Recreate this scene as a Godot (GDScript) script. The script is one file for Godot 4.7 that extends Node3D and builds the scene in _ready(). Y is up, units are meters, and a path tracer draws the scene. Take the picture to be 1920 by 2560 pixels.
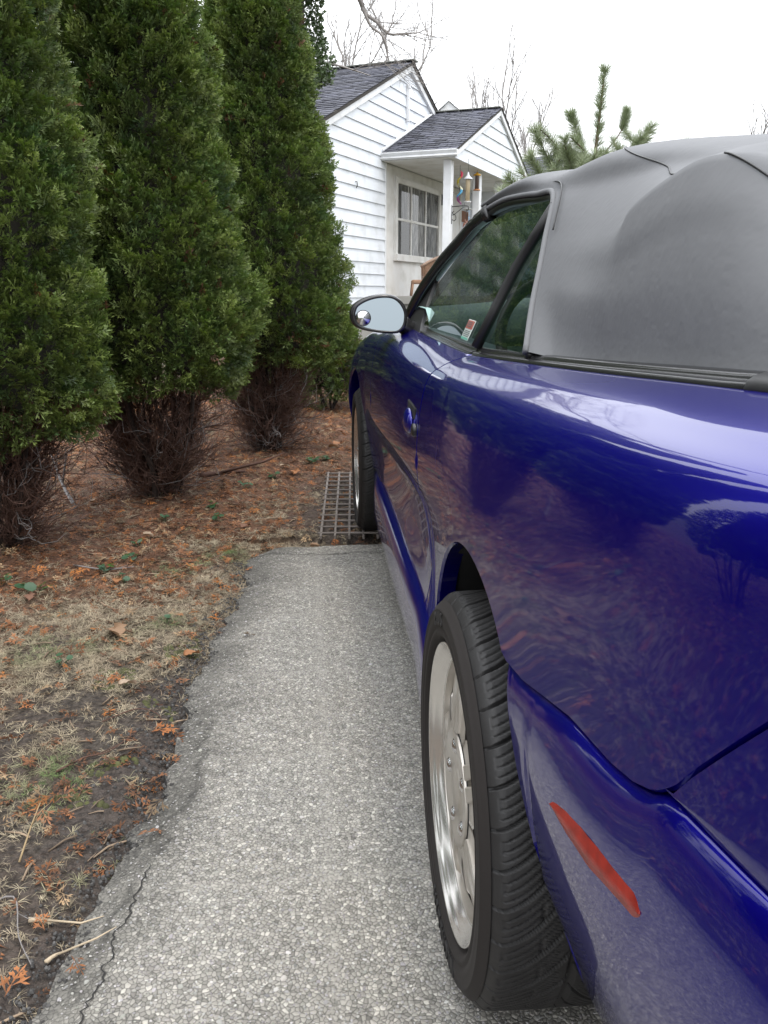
extends Node3D

# ---------------------------------------------------------------- helpers
var M := {}
var rng := RandomNumberGenerator.new()
var used := {}
var N3 := FastNoiseLite.new()
const XC := 0.95

func numbered(called: String) -> String:
	if not used.has(called):
		used[called] = 0
		return called
	used[called] += 1
	return "%s_%03d" % [called, used[called]]

func tag(o, label := "", category := "", group := "", kind := ""):
	if label: o.set_meta("label", label)
	if category: o.set_meta("category", category)
	if group: o.set_meta("group", group)
	if kind: o.set_meta("kind", kind)
	return o

func thing(called: String, label: String, category: String, at := Transform3D(), group := "") -> Node3D:
	var o := Node3D.new()
	o.name = numbered(called)
	o.transform = at
	add_child(o)
	tag(o, label, category, group)
	return o

func at(x: float, y: float, z: float) -> Transform3D:
	return Transform3D(Basis(), Vector3(x, y, z))

func mb() -> SurfaceTool:
	var st := SurfaceTool.new()
	st.begin(Mesh.PRIMITIVE_TRIANGLES)
	return st

# commits a SurfaceTool as one named mesh; world=true: its vertices are in world axes although the parent stands elsewhere
func obj(called: String, st, mat, parent = null, world := false, smooth := true) -> MeshInstance3D:
	var o := MeshInstance3D.new()
	if st is SurfaceTool:
		if smooth and not st.has_meta("indexed"): st.generate_normals()
		o.mesh = st.commit()
	else:
		o.mesh = st
	o.material_override = mat
	if parent == null:
		o.name = numbered(called)
		add_child(o)
	else:
		o.name = called
		if world: o.position = -parent.position
		parent.add_child(o, true)
	return o

func multi(called: String, mesh: Mesh, mat, xf: Array, cols = null, parent = null) -> MultiMeshInstance3D:
	var mm := MultiMesh.new()
	mm.transform_format = MultiMesh.TRANSFORM_3D
	mm.use_colors = cols != null
	mm.mesh = mesh
	mm.instance_count = xf.size()
	for i in xf.size():
		mm.set_instance_transform(i, xf[i])
		if cols != null: mm.set_instance_color(i, cols[i])
	var o := MultiMeshInstance3D.new()
	o.multimesh = mm
	o.material_override = mat
	o.name = numbered(called) if parent == null else called
	if parent == null: add_child(o)
	else: parent.add_child(o, true)
	return o

func copy_of(o: Node3D, label := "", where = null) -> Node3D:
	var c: Node3D = o.duplicate()
	var base: String = o.name
	var r := RegEx.create_from_string("_\\d{3}$")
	c.name = numbered(r.sub(base, ""))
	add_child(c)
	if label: c.set_meta("label", label)
	if where != null: c.transform = where
	return c

func flat(st: SurfaceTool): st.set_smooth_group(0xFFFFFFFF)
func soft(st: SurfaceTool): st.set_smooth_group(0)

func tri(st, a, b, c):
	st.add_vertex(a); st.add_vertex(b); st.add_vertex(c)

func quad(st, a, b, c, d):
	tri(st, a, b, c); tri(st, a, c, d)

# eight corners: bottom four then top four
func hexa(st, p: Array):
	flat(st)
	quad(st, p[0], p[1], p[2], p[3]); quad(st, p[7], p[6], p[5], p[4])
	quad(st, p[0], p[4], p[5], p[1]); quad(st, p[1], p[5], p[6], p[2])
	quad(st, p[2], p[6], p[7], p[3]); quad(st, p[3], p[7], p[4], p[0])

func box(st, c: Vector3, s: Vector3, b := Basis()):
	var p := []
	for y in [-0.5, 0.5]:
		for q in [[-0.5, -0.5], [0.5, -0.5], [0.5, 0.5], [-0.5, 0.5]]:
			p.append(c + b * Vector3(q[0] * s.x, y * s.y, q[1] * s.z))
	hexa(st, p)

# box with chamfered long edges
func cbox(st, c: Vector3, s: Vector3, ch := 0.006, b := Basis()):
	flat(st)
	var h := s * 0.5
	var rings := []
	for k in 4:
		var y: float = [-h.y, -h.y + ch, h.y - ch, h.y][k]
		var i: float = ch if k == 0 or k == 3 else 0.0
		var hx: float = h.x - i
		var hz: float = h.z - i
		var r := []
		for q in [[-hx + ch, -hz], [hx - ch, -hz], [hx, -hz + ch], [hx, hz - ch], [hx - ch, hz], [-hx + ch, hz], [-hx, hz - ch], [-hx, -hz + ch]]:
			r.append(c + b * Vector3(q[0], y, q[1]))
		rings.append(r)
	for k in 3:
		for j in 8:
			var n := (j + 1) % 8
			quad(st, rings[k][j], rings[k + 1][j], rings[k + 1][n], rings[k][n])
	for j in range(1, 7):
		tri(st, rings[0][0], rings[0][j], rings[0][j + 1])
		tri(st, rings[3][0], rings[3][j + 1], rings[3][j])

func grid(st, g: Array, closed := false):
	soft(st)
	for i in g.size() - 1:
		var n: int = g[i].size()
		for j in (n if closed else n - 1):
			var k := (j + 1) % n
			quad(st, g[i][j], g[i + 1][j], g[i + 1][k], g[i][k])

func tube(st, pts: Array, radii: Array, sides := 5, caps := true):
	soft(st)
	var rings := []
	var up := Vector3(0.31, 0.2, 0.93).normalized()
	for i in pts.size():
		var d: Vector3 = (pts[mini(i + 1, pts.size() - 1)] - pts[maxi(i - 1, 0)]).normalized()
		var a := d.cross(up)
		if a.length() < 0.05: a = d.cross(Vector3.RIGHT)
		a = a.normalized()
		var b := d.cross(a)
		var r := []
		for k in sides:
			var t := TAU * k / sides
			r.append(pts[i] + (a * cos(t) + b * sin(t)) * radii[i])
		rings.append(r)
	grid(st, rings, true)
	if caps:
		for e in [[rings[0], 1], [rings[-1], -1]]:
			for k in range(1, sides - 1):
				if e[1] > 0: tri(st, e[0][0], e[0][k], e[0][k + 1])
				else: tri(st, e[0][0], e[0][k + 1], e[0][k])

func rad(r: float, n: int) -> Array:
	var a := []
	a.resize(n); a.fill(r)
	return a

# profile of (radius, height) turned about the y axis of xf
func lathe(st, prof: Array, seg := 24, xf := Transform3D()):
	soft(st)
	var g := []
	for p in prof:
		var r := []
		for k in seg:
			var t := TAU * k / seg
			r.append(xf * Vector3(cos(t) * p[0], p[1], sin(t) * p[0]))
		g.append(r)
	grid(st, g, true)

# a flat outline given thickness along n
func prism(st, pts: Array, n: Vector3):
	flat(st)
	var c := Vector3.ZERO
	for p in pts: c += p
	c /= pts.size()
	for i in pts.size():
		var a: Vector3 = pts[i]
		var b: Vector3 = pts[(i + 1) % pts.size()]
		tri(st, c, a, b)
		tri(st, c + n, b + n, a + n)
		quad(st, a, a + n, b + n, b)

func cr(a, b, c, d, t: float):
	return 0.5 * ((2.0 * b) + (c - a) * t + (2.0 * a - 5.0 * b + 4.0 * c - d) * t * t + (3.0 * b - a - 3.0 * c + d) * t * t * t)

func spline(p: Array, t: float):      # t from 0 to p.size()-1
	var i := clampi(int(t), 0, p.size() - 2)
	var a = p[i - 1] if i > 0 else p[i] * 2.0 - p[i + 1]
	var d = p[i + 2] if i + 2 < p.size() else p[i + 1] * 2.0 - p[i]
	return cr(a, p[i], p[i + 1], d, t - i)

func smooth_line(p: Array, per: int) -> Array:
	var out := []
	for k in (p.size() - 1) * per + 1:
		out.append(spline(p, float(k) / per))
	return out

func lin(xs: Array, x: float) -> float:   # piecewise linear through [[x, y], ...]
	if x <= xs[0][0]: return xs[0][1]
	for i in xs.size() - 1:
		if x <= xs[i + 1][0]:
			return lerpf(xs[i][1], xs[i + 1][1], (x - xs[i][0]) / (xs[i + 1][0] - xs[i][0]))
	return xs[-1][1]

func L(r: float, g: float, b: float) -> Color:   # a linear base colour as Godot's sRGB
	return Color(r, g, b).linear_to_srgb()

func mat(c: Color, rough := 0.7, metal := 0.0) -> StandardMaterial3D:
	var m := StandardMaterial3D.new()
	m.albedo_color = c
	m.roughness = rough
	m.metallic = metal
	return m

func noise(f: float, oct := 4, kind := FastNoiseLite.TYPE_SIMPLEX_SMOOTH, sd := 1) -> FastNoiseLite:
	var n := FastNoiseLite.new()
	n.seed = sd
	n.noise_type = kind
	n.frequency = f
	n.fractal_octaves = oct
	n.fractal_type = FastNoiseLite.FRACTAL_FBM if oct > 1 else FastNoiseLite.FRACTAL_NONE
	return n

# an image from a noise through a ramp of [[t, Color], ...]; seamless
func noise_tex(n: FastNoiseLite, size: int, ramp: Array, blendin = null) -> ImageTexture:
	var im := n.get_seamless_image(size, size, false, false, 0.12, true)
	im.convert(Image.FORMAT_L8)
	var src := im.get_data()
	var lut := PackedByteArray()
	for v in 256:
		var t := v / 255.0
		var c: Color = ramp[-1][1]
		for i in ramp.size() - 1:
			if t <= ramp[i + 1][0]:
				c = ramp[i][1].lerp(ramp[i + 1][1], clampf((t - ramp[i][0]) / maxf(ramp[i + 1][0] - ramp[i][0], 0.001), 0, 1))
				break
		lut.append_array([c.r8, c.g8, c.b8])
	var out := PackedByteArray()
	out.resize(size * size * 3)
	for i in size * size:
		var k := src[i] * 3
		out[i * 3] = lut[k]; out[i * 3 + 1] = lut[k + 1]; out[i * 3 + 2] = lut[k + 2]
	return ImageTexture.create_from_image(Image.create_from_data(size, size, false, Image.FORMAT_RGB8, out))

func height_tex(n: FastNoiseLite, size: int) -> ImageTexture:
	var im := n.get_seamless_image(size, size, false, false, 0.12, true)
	im.convert(Image.FORMAT_L8)
	return ImageTexture.create_from_image(im)

func tri_map(m: StandardMaterial3D, metres: float, world := true):
	m.uv1_triplanar = true
	m.uv1_world_triplanar = world
	m.uv1_scale = Vector3.ONE / metres
	return m

func bump(m: StandardMaterial3D, t: Texture2D, cm: float):
	m.heightmap_enabled = true
	m.heightmap_texture = t
	m.heightmap_scale = cm
	return m

# ---------------------------------------------------------------- materials
func materials():
	var paint := mat(L(0.0026, 0.001, 0.165), 0.3, 0.55)
	paint.metallic_specular = 0.1
	paint.clearcoat_enabled = true
	paint.clearcoat = 1.0
	paint.clearcoat_roughness = 0.035
	M.paint = paint
	var top := mat(L(0.135, 0.138, 0.146), 0.85)
	var weave := height_tex(noise(0.11, 2, FastNoiseLite.TYPE_VALUE, 5), 256)
	top.albedo_texture = noise_tex(noise(0.02, 5, FastNoiseLite.TYPE_SIMPLEX_SMOOTH, 9), 256, [[0.0, Color(0.96, 0.96, 0.96)], [1.0, Color(1, 1, 1)]])
	tri_map(top, 0.35)
	bump(top, weave, 0.05)
	top.uv1_scale = Vector3.ONE / 0.22
	M.top = top
	M.black = mat(L(0.012, 0.012, 0.013), 0.35)
	M.rubber_trim = mat(L(0.018, 0.018, 0.019), 0.45)
	M.trim = mat(L(0.02, 0.02, 0.021), 0.16)
	M.well = mat(L(0.004, 0.004, 0.005), 0.95)
	M.tyre = mat(L(0.016, 0.0155, 0.016), 0.6)
	bump(tri_map(M.tyre, 0.2, false), height_tex(noise(0.08, 4, FastNoiseLite.TYPE_SIMPLEX, 4), 256), 0.03)
	M.tyre.albedo_texture = noise_tex(noise(0.012, 5, FastNoiseLite.TYPE_SIMPLEX, 8), 256, [[0.0, Color(0.75, 0.73, 0.72)], [0.6, Color(0.95, 0.93, 0.92)], [1.0, Color(1, 1, 1)]])
	M.sidewall = mat(L(0.011, 0.008, 0.007), 0.8)
	bump(tri_map(M.sidewall, 0.2, false), height_tex(noise(0.05, 4, FastNoiseLite.TYPE_SIMPLEX, 14), 256), 0.02)
	M.alloy = mat(L(0.60, 0.575, 0.54), 0.34, 0.6)
	M.alloy.albedo_texture = noise_tex(noise(0.01, 5, FastNoiseLite.TYPE_SIMPLEX, 3), 256, [[0.0, Color(0.8, 0.78, 0.75)], [1.0, Color(1, 1, 1)]])
	tri_map(M.alloy, 0.4, false)
	M.polished = mat(L(0.72, 0.70, 0.67), 0.2, 0.85)
	M.chrome = mat(L(0.7, 0.7, 0.72), 0.08, 1.0)
	M.rust = mat(L(0.07, 0.045, 0.035), 0.7, 0.4)
	M.lens = mat(L(0.32, 0.018, 0.009), 0.35)
	M.lens.clearcoat_enabled = true
	M.lens.clearcoat = 0.2
	M.lens.albedo_texture = noise_tex(noise(0.03, 4, FastNoiseLite.TYPE_SIMPLEX, 12), 128, [[0.0, Color(0.72, 0.62, 0.6)], [0.5, Color(0.9, 0.85, 0.85)], [1.0, Color(1, 1, 1)]])
	tri_map(M.lens, 0.1)
	M.mirror = mat(L(0.27, 0.31, 0.335), 0.02, 1.0)
	var g := mat(Color(0.05, 0.12, 0.09, 0.6), 0.0)
	g.transparency = BaseMaterial3D.TRANSPARENCY_ALPHA
	M.glass = g
	var g2 := mat(Color(0.2, 0.22, 0.22, 0.12), 0.0)
	g2.transparency = BaseMaterial3D.TRANSPARENCY_ALPHA
	M.pane = g2
	M.dash = mat(L(0.28, 0.42, 0.40), 0.6)
	M.seat = mat(L(0.14, 0.2, 0.19), 0.8)
	M.wheelgrip = mat(L(0.05, 0.06, 0.05), 0.5)
	M.carpet = mat(L(0.02, 0.02, 0.022), 0.95)
	# house
	var sid := mat(L(0.72, 0.75, 0.80), 0.5)
	sid.albedo_texture = noise_tex(noise(0.006, 5, FastNoiseLite.TYPE_SIMPLEX, 21), 512, [[0.0, Color(0.9, 0.9, 0.89)], [0.42, Color(0.97, 0.97, 0.97)], [1.0, Color(1, 1, 1)]])
	tri_map(sid, 1.7, false)
	M.siding = sid
	M.white = mat(L(0.72, 0.73, 0.75), 0.55)
	M.white.albedo_texture = sid.albedo_texture
	tri_map(M.white, 1.1, false)
	var por := mat(L(0.68, 0.68, 0.67), 0.7)
	por.albedo_texture = noise_tex(noise(0.008, 5, FastNoiseLite.TYPE_SIMPLEX, 24), 512, [[0.0, Color(0.9, 0.89, 0.87)], [0.5, Color(0.98, 0.97, 0.96)], [1.0, Color(1, 1, 1)]])
	tri_map(por, 2.0, false)
	M.porch = por
	var sh := mat(L(0.155, 0.16, 0.19), 0.9)
	sh.albedo_texture = noise_tex(noise(0.12, 3, FastNoiseLite.TYPE_VALUE, 31), 256, [[0.0, Color(0.55, 0.55, 0.58)], [1.0, Color(1, 1, 1)]])
	tri_map(sh, 0.5, false)
	sh.vertex_color_use_as_albedo = true
	M.shingle = sh
	M.concrete = mat(L(0.3, 0.29, 0.27), 0.9)
	M.wicker = mat(L(0.3, 0.18, 0.115), 0.7)
	M.iron = mat(L(0.02, 0.02, 0.02), 0.5)
	M.curtain = mat(L(0.45, 0.44, 0.41), 0.9)
	M.dim = mat(L(0.05, 0.045, 0.04), 0.9)
	# vegetation
	var fol := mat(Color.WHITE, 0.55)
	fol.vertex_color_use_as_albedo = true
	fol.backlight_enabled = true
	fol.backlight = Color(0.5, 0.6, 0.25)
	M.foliage = fol
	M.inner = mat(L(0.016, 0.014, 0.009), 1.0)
	var bk := mat(L(0.10, 0.075, 0.06), 0.9)
	bk.albedo_texture = noise_tex(noise(0.03, 5, FastNoiseLite.TYPE_SIMPLEX, 41), 256, [[0.0, Color(0.5, 0.45, 0.42)], [1.0, Color(1, 1, 1)]])
	tri_map(bk, 0.25)
	M.bark = bk
	bk.albedo_color = L(.055, .038, .03)
	M.twig = mat(L(0.095, 0.050, 0.036), 0.9)
	M.greytwig = mat(L(0.2, 0.185, 0.18), 0.9)
	M.farbark = mat(L(0.28, 0.26, 0.25), 0.9)
	M.needle = mat(Color.WHITE, 0.6)
	M.needle.vertex_color_use_as_albedo = true
	M.needle.backlight_enabled = true
	M.needle.backlight = Color(0.4, 0.45, 0.25)
	# ground
	var gr := mat(Color.WHITE, 0.95)
	gr.vertex_color_use_as_albedo = true
	gr.albedo_texture = noise_tex(noise(0.035, 6, FastNoiseLite.TYPE_SIMPLEX, 51), 1024, [[0.0, Color(0.45, 0.42, 0.4)], [0.5, Color(0.85, 0.84, 0.82)], [1.0, Color(1, 1, 1)]])
	tri_map(gr, 1.1)
	bump(gr, height_tex(noise(0.05, 6, FastNoiseLite.TYPE_SIMPLEX, 52), 1024), 1.6)
	M.ground = gr
	var ce := noise(0.055, 1, FastNoiseLite.TYPE_CELLULAR, 61)
	ce.cellular_return_type = FastNoiseLite.RETURN_CELL_VALUE
	ce.cellular_jitter = 1.0
	var cd := noise(0.055, 1, FastNoiseLite.TYPE_CELLULAR, 61)
	cd.cellular_return_type = FastNoiseLite.RETURN_DISTANCE2_SUB
	cd.cellular_jitter = 1.0
	var asp := mat(Color.WHITE, 0.9)
	var grey := func(v: float) -> Color: return Color(v * 1.0, v * 0.98, v * 0.935)
	asp.albedo_texture = noise_tex(ce, 1024, [[0.0, grey.call(0.47)], [0.3, grey.call(0.555)], [0.6, grey.call(0.59)], [0.85, grey.call(0.64)], [1.0, grey.call(0.75)]])
	asp.detail_enabled = true
	asp.detail_blend_mode = BaseMaterial3D.BLEND_MODE_MUL
	asp.detail_albedo = noise_tex(cd, 1024, [[0.0, Color(0.6, 0.6, 0.6)], [0.10, Color(0.82, 0.82, 0.82)], [0.24, Color(1, 1, 1)], [1.0, Color(1, 1, 1)]])
	tri_map(asp, 0.45)
	asp.vertex_color_use_as_albedo = true
	bump(asp, height_tex(cd, 1024), 0.22)
	M.asphalt = asp
	M.stone = mat(Color.WHITE, 0.85)
	M.stone.vertex_color_use_as_albedo = true
	M.litter = mat(Color.WHITE, 0.85)
	M.litter.vertex_color_use_as_albedo = true
	M.leaf = mat(L(0.20, 0.12, 0.07), 0.7)
	M.leaf.backlight_enabled = true
	M.leaf.backlight = Color(0.3, 0.2, 0.1)
	M.green = mat(L(0.03, 0.072, 0.036), 0.5)
	M.green.backlight_enabled = true
	M.green.backlight = Color(0.3, 0.5, 0.2)
	M.steel = mat(L(0.19, 0.165, 0.15), 0.75, 0.3)

# ---------------------------------------------------------------- the car
# body side: stations along z, each with eight (x, y) points from the rocker up to the belt
const ST := [
	[-3.42, [[.40,.30],[.36,.42],[.34,.52],[.34,.60],[.36,.66],[.40,.70],[.46,.725],[.60,.74]]],
	[-3.25, [[.13,.30],[.10,.42],[.08,.52],[.09,.60],[.12,.68],[.18,.745],[.25,.775],[.35,.79]]],
	[-2.95, [[.03,.32],[.0,.45],[-.012,.55],[-.006,.66],[.012,.74],[.06,.81],[.13,.845],[.25,.86]]],
	[-2.573,[[.02,.30],[-.008,.45],[-.014,.58],[-.008,.69],[.008,.785],[.038,.855],[.09,.895],[.18,.918]]],
	[-2.2,  [[.045,.37],[.035,.45],[.025,.54],[.014,.63],[.014,.76],[.036,.865],[.075,.912],[.15,.945]]],
	[-1.95, [[.052,.375],[.05,.46],[.04,.56],[.02,.615],[.018,.76],[.04,.88],[.078,.925],[.145,.957]]],
	[-1.3,  [[.055,.375],[.063,.48],[.057,.58],[.028,.645],[.022,.77],[.042,.892],[.08,.932],[.145,.962]]],
	[-.66,  [[.05,.375],[.065,.48],[.058,.60],[.03,.675],[.026,.79],[.045,.908],[.085,.947],[.148,.970]]],
	[-.45,  [[.038,.37],[.036,.48],[.034,.6],[.027,.69],[.026,.80],[.045,.922],[.09,.960],[.152,.982]]],
	[0.0,   [[.014,.37],[.012,.48],[.016,.6],[.021,.7],[.025,.82],[.046,.942],[.095,.986],[.170,1.010]]],
	[.4,    [[.03,.37],[.032,.5],[.036,.6],[.041,.7],[.043,.83],[.056,.962],[.11,1.010],[.19,1.038]]],
	[.7,    [[.05,.37],[.053,.5],[.058,.6],[.064,.7],[.068,.84],[.077,.98],[.13,1.028],[.21,1.058]]],
	[1.0,   [[.13,.37],[.13,.5],[.13,.6],[.13,.7],[.135,.85],[.145,.99],[.19,1.038],[.27,1.066]]],
]
const AR := 0.378     # wheel arch
const AY := 0.335

func rows_at(z: float) -> Array:
	var i := 0
	while i < ST.size() - 2 and z > ST[i + 1][0]: i += 1
	var z1: float = ST[i][0]
	var z2: float = ST[i + 1][0]
	var t := clampf((z - z1) / (z2 - z1), -0.2, 1.2)
	var out := []
	var h := z2 - z1
	for r in 8:
		var p1 := Vector2(ST[i][1][r][0], ST[i][1][r][1])
		var p2 := Vector2(ST[i + 1][1][r][0], ST[i + 1][1][r][1])
		var m1 := (p2 - p1) / h
		var m2 := m1
		if i > 0:
			var p0 := Vector2(ST[i - 1][1][r][0], ST[i - 1][1][r][1])
			m1 = (m1 + (p1 - p0) / (z1 - ST[i - 1][0])) * 0.5
		if i < ST.size() - 2:
			var p3 := Vector2(ST[i + 2][1][r][0], ST[i + 2][1][r][1])
			m2 = (m2 + (p3 - p2) / (ST[i + 2][0] - z2)) * 0.5
		var t2 := t * t
		var t3 := t2 * t
		out.append(p1 * (2 * t3 - 3 * t2 + 1) + m1 * h * (t3 - 2 * t2 + t) + p2 * (-2 * t3 + 3 * t2) + m2 * h * (t3 - t2))
	return out

func side_point(rows: Array, v: float) -> Vector2:
	return spline(rows, v)

func v_at(rows: Array, y: float) -> float:
	var a := 0.0
	var b := 7.0
	if side_point(rows, 0.0).y >= y: return 0.0
	if side_point(rows, 7.0).y <= y: return 7.0
	for k in 26:
		var m := (a + b) * 0.5
		if side_point(rows, m).y < y: a = m
		else: b = m
	return (a + b) * 0.5

func belt(z: float) -> Vector3:
	var p: Vector2 = rows_at(z)[7]
	return Vector3(p.x, p.y, z)

func side_x(z: float, y: float) -> float:
	var r := rows_at(z)
	return side_point(r, v_at(r, y)).x

func arch_y(z: float, zc: float) -> float:
	var d := AR * AR - (z - zc) * (z - zc)
	return AY + 1.05 * sqrt(d) if d > 0 else -1.0

const SEAM := [[.21, .660], [.30, .668], [.455, .703], [.555, .713], [.60, .722], [.632, .734], [.662, .757], [.684, .786], [.731, .842], [.774, .892], [.83, .965], [.87, 1.02], [.9, 1.08], [.95, 1.2]]

func low_front(z: float) -> float: return maxf(0.3, arch_y(z, -2.573))
func low_door(_z: float) -> float: return 0.0
func low_rear(z: float) -> float:
	var a := arch_y(z, 0.0)
	if z > 0.21: return maxf(lin(SEAM, z), 0.0)
	return maxf(a, 0.37)

func mx(p: Vector3, s: int) -> Vector3: return p if s > 0 else Vector3(2 * XC - p.x, p.y, p.z)

func spread(a: float, b: float, n: int, cs := false) -> Array:
	var o := []
	for i in n + 1:
		var t := float(i) / n
		if cs: t = 0.5 - 0.5 * cos(PI * t)
		o.append(lerpf(a, b, t))
	return o

# one body panel: the side surface over the stations zs, from low(z) to the belt; returns its lower edge
func panel(st, zs: Array, low: Callable, s: int, n := 34) -> Array:
	var g := []
	var edge := []
	for z in zs:
		var r := rows_at(z)
		var v0 := v_at(r, low.call(z))
		var row := []
		for k in n + 1:
			var p := side_point(r, lerpf(v0, 7.0, float(k) / n))
			row.append(mx(Vector3(p.x, p.y, z), s))
		g.append(row)
		edge.append(row[0])
	grid(st, g)
	return edge

# a flange that turns inwards from an edge
func flange(st, edge: Array, d: Vector3, lip := 0.004):
	var a := []
	var b := []
	var c := []
	for p in edge:
		a.append(p); b.append(p + d * 0.15 + Vector3(0, -lip, 0)); c.append(p + d)
	flat(st)
	for i in a.size() - 1:
		quad(st, a[i], b[i], b[i + 1], a[i + 1]); quad(st, b[i], c[i], c[i + 1], b[i + 1])

func strip(st, a: Array, b: Array):
	grid(st, [a, b])

# sweeps a cross-section ((out, up) pairs) along points; out is -x for the left side
func sweep_x(st, pts: Array, prof: Array, s: int):
	var g := []
	for p in pts:
		var row := []
		for q in prof: row.append(mx(Vector3(p.x + q[0], p.y + q[1], p.z), s))
		g.append(row)
	grid(st, g)

# ---- soft top control net, left half: columns of rows belt, low, mid, rail, edge, crown
const TOP := [
	[[.163,1.012,-.25],[.199,1.09,-.355],[.225,1.15,-.415],[.250,1.21,-.475],[.289,1.297,-.575],[.395,1.360,-.60],[.95,1.400,-.62]],
	[[.168,1.017,-.14],[.200,1.09,-.23],[.226,1.15,-.29],[.254,1.206,-.345],[.310,1.294,-.42],[.402,1.370,-.42],[.95,1.398,-.45]],
	[[.172,1.020,-.04],[.194,1.09,-.10],[.220,1.145,-.14],[.250,1.200,-.19],[.332,1.296,-.28],[.425,1.356,-.25],[.95,1.382,-.25]],
	[[.176,1.023,.05],[.189,1.09,.03],[.205,1.145,.0],[.232,1.206,-.03],[.338,1.297,-.15],[.45,1.338,-.10],[.95,1.364,-.10]],
	[[.179,1.026,.11],[.191,1.09,.09],[.203,1.155,.07],[.221,1.230,.045],[.345,1.296,-.05],[.46,1.322,-.01],[.95,1.350,-.01]],
	[[.184,1.031,.20],[.197,1.10,.18],[.212,1.18,.165],[.234,1.259,.13],[.365,1.303,.08],[.47,1.315,.08],[.95,1.336,.08]],
	[[.190,1.035,.29],[.204,1.10,.28],[.222,1.19,.26],[.249,1.274,.215],[.375,1.300,.17],[.50,1.305,.17],[.95,1.320,.17]],
	[[.196,1.039,.37],[.214,1.10,.36],[.236,1.18,.345],[.274,1.255,.32],[.39,1.275,.28],[.52,1.28,.27],[.95,1.295,.26]],
	[[.205,1.044,.45],[.235,1.10,.46],[.275,1.15,.455],[.33,1.185,.44],[.42,1.195,.42],[.53,1.205,.41],[.95,1.220,.40]],
	[[.225,1.052,.55],[.265,1.062,.585],[.30,1.070,.61],[.36,1.078,.64],[.42,1.083,.67],[.53,1.088,.69],[.95,1.095,.71]],
]
const ROOF := [   # header, two bows, sag: rows drip, rail, edge, crown
	[[.285,1.285,-1.31],[.296,1.311,-1.315],[.35,1.338,-1.33],[.95,1.372,-1.40]],
	[[.285,1.290,-1.08],[.299,1.323,-1.08],[.36,1.364,-1.09],[.95,1.400,-1.12]],
	[[.285,1.285,-.9],[.302,1.320,-.90],[.368,1.372,-.90],[.95,1.404,-.92]],
	[[.275,1.270,-.74],[.299,1.311,-.74],[.392,1.361,-.75],[.95,1.396,-.76]],
]
func v3(a) -> Vector3: return Vector3(a[0], a[1], a[2])

func top_surface(u: float, v: float) -> Vector3:      # u over TOP columns, v over rows
	var c := []
	var fold := smoothstep(2.4, 4.2, u)
	for col in TOP:
		var r := []
		for p in col: r.append(v3(p))
		# a tight fold along the ridge row
		if v > 2.0 and v < 4.0:
			var q: Vector3 = spline(r, v)
			var w: Vector3 = r[int(v)].lerp(r[mini(int(v) + 1, 6)], v - int(v))
			c.append(q.lerp(w, .7 * smoothstep(1.0, .2, absf(v - 3.0)) * fold))
		else: c.append(spline(r, v))
	return spline(c, u)

func soft_top_half(st, s: int):
	var g := []
	for i in 91:
		var u := i / 10.0
		var row := []
		for j in 61:
			row.append(mx(top_surface(u, j / 10.0) + Vector3(.015, -.006, 0) * smoothstep(1.5, 0.0, j / 10.0) * smoothstep(0.0, .9, u), s))
		if s < 0: row.reverse()
		g.append(row)
	grid(st, g)
	# roof ahead of the rear side window
	var cols := []
	for c in ROOF:
		var r := []
		for p in c: r.append(v3(p))
		cols.append(r)
	var last := []
	for k in [3, 4, 5, 6]: last.append(v3(TOP[0][k]))
	cols.append(last)
	var nxt := []
	for k in [3, 4, 5, 6]: nxt.append(v3(TOP[1][k]))
	g = []
	for i in 41:
		var u := i / 10.0
		var row := []
		for j in 31:
			var v := 1.0 + j / 15.0
			if v > 3.0: v = 3.0
			var q := []
			for c in cols: q.append(spline(c, v))
			q.append(spline(nxt, v))
			row.append(mx(spline(q, u), s))
		if s < 0: row.reverse()
		g.append(row)
	grid(st, g)

func rail_line() -> Array:
	var p := []
	for c in ROOF: p.append(v3(c[1]))
	p.append(v3(TOP[0][4])); p.append(v3(TOP[0][3])); p.append(v3(TOP[0][2])); p.append(v3(TOP[0][1])); p.append(v3(TOP[0][0]))
	return p

func glass_x(y: float) -> float: return 0.163 + 0.45 * (y - 1.0)
func gp(y: float, z: float, out := 0.0) -> Vector3: return Vector3(glass_x(y) + out, y, z)

func fan(st, pts: Array):
	var c := Vector3.ZERO
	for p in pts: c += p
	c /= pts.size()
	for i in pts.size(): tri(st, c, pts[i], pts[(i + 1) % pts.size()])

# ---- wheel, built at the origin with its axle along x, outer face towards -x
func groove(th: float, w: float) -> float:            # w across the tread 0 (outer) .. 1
	var n := 38.0
	var a := absf(w - 0.5) * 2.0
	var ph := th / TAU * n + 1.9 * (1.0 - a) * (1.0 - a) * (1.0 if w < 0.5 else 1.0)
	if w > 0.5: ph += 0.5
	var f := ph - floorf(ph)
	var d := 0.0
	var hw := 0.062 + 0.03 * (1 - a)
	if f < hw or f > 1.0 - hw * 0.3: d = 0.0095
	elif w > 0.06 and w < 0.42 or w > 0.58 and w < 0.94:
		for sp in [0.33, 0.57, 0.8]:
			if absf(f - sp) < 0.018: d = 0.0034
	if absf(w - 0.5) < 0.02: d = 0.006
	if absf(w - 0.30) < 0.006 and f > 0.5: d = 0.003
	if absf(w - 0.075) < 0.007 and f > 0.30 and f < 0.62: d = maxf(d, 0.003)
	return d

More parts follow.
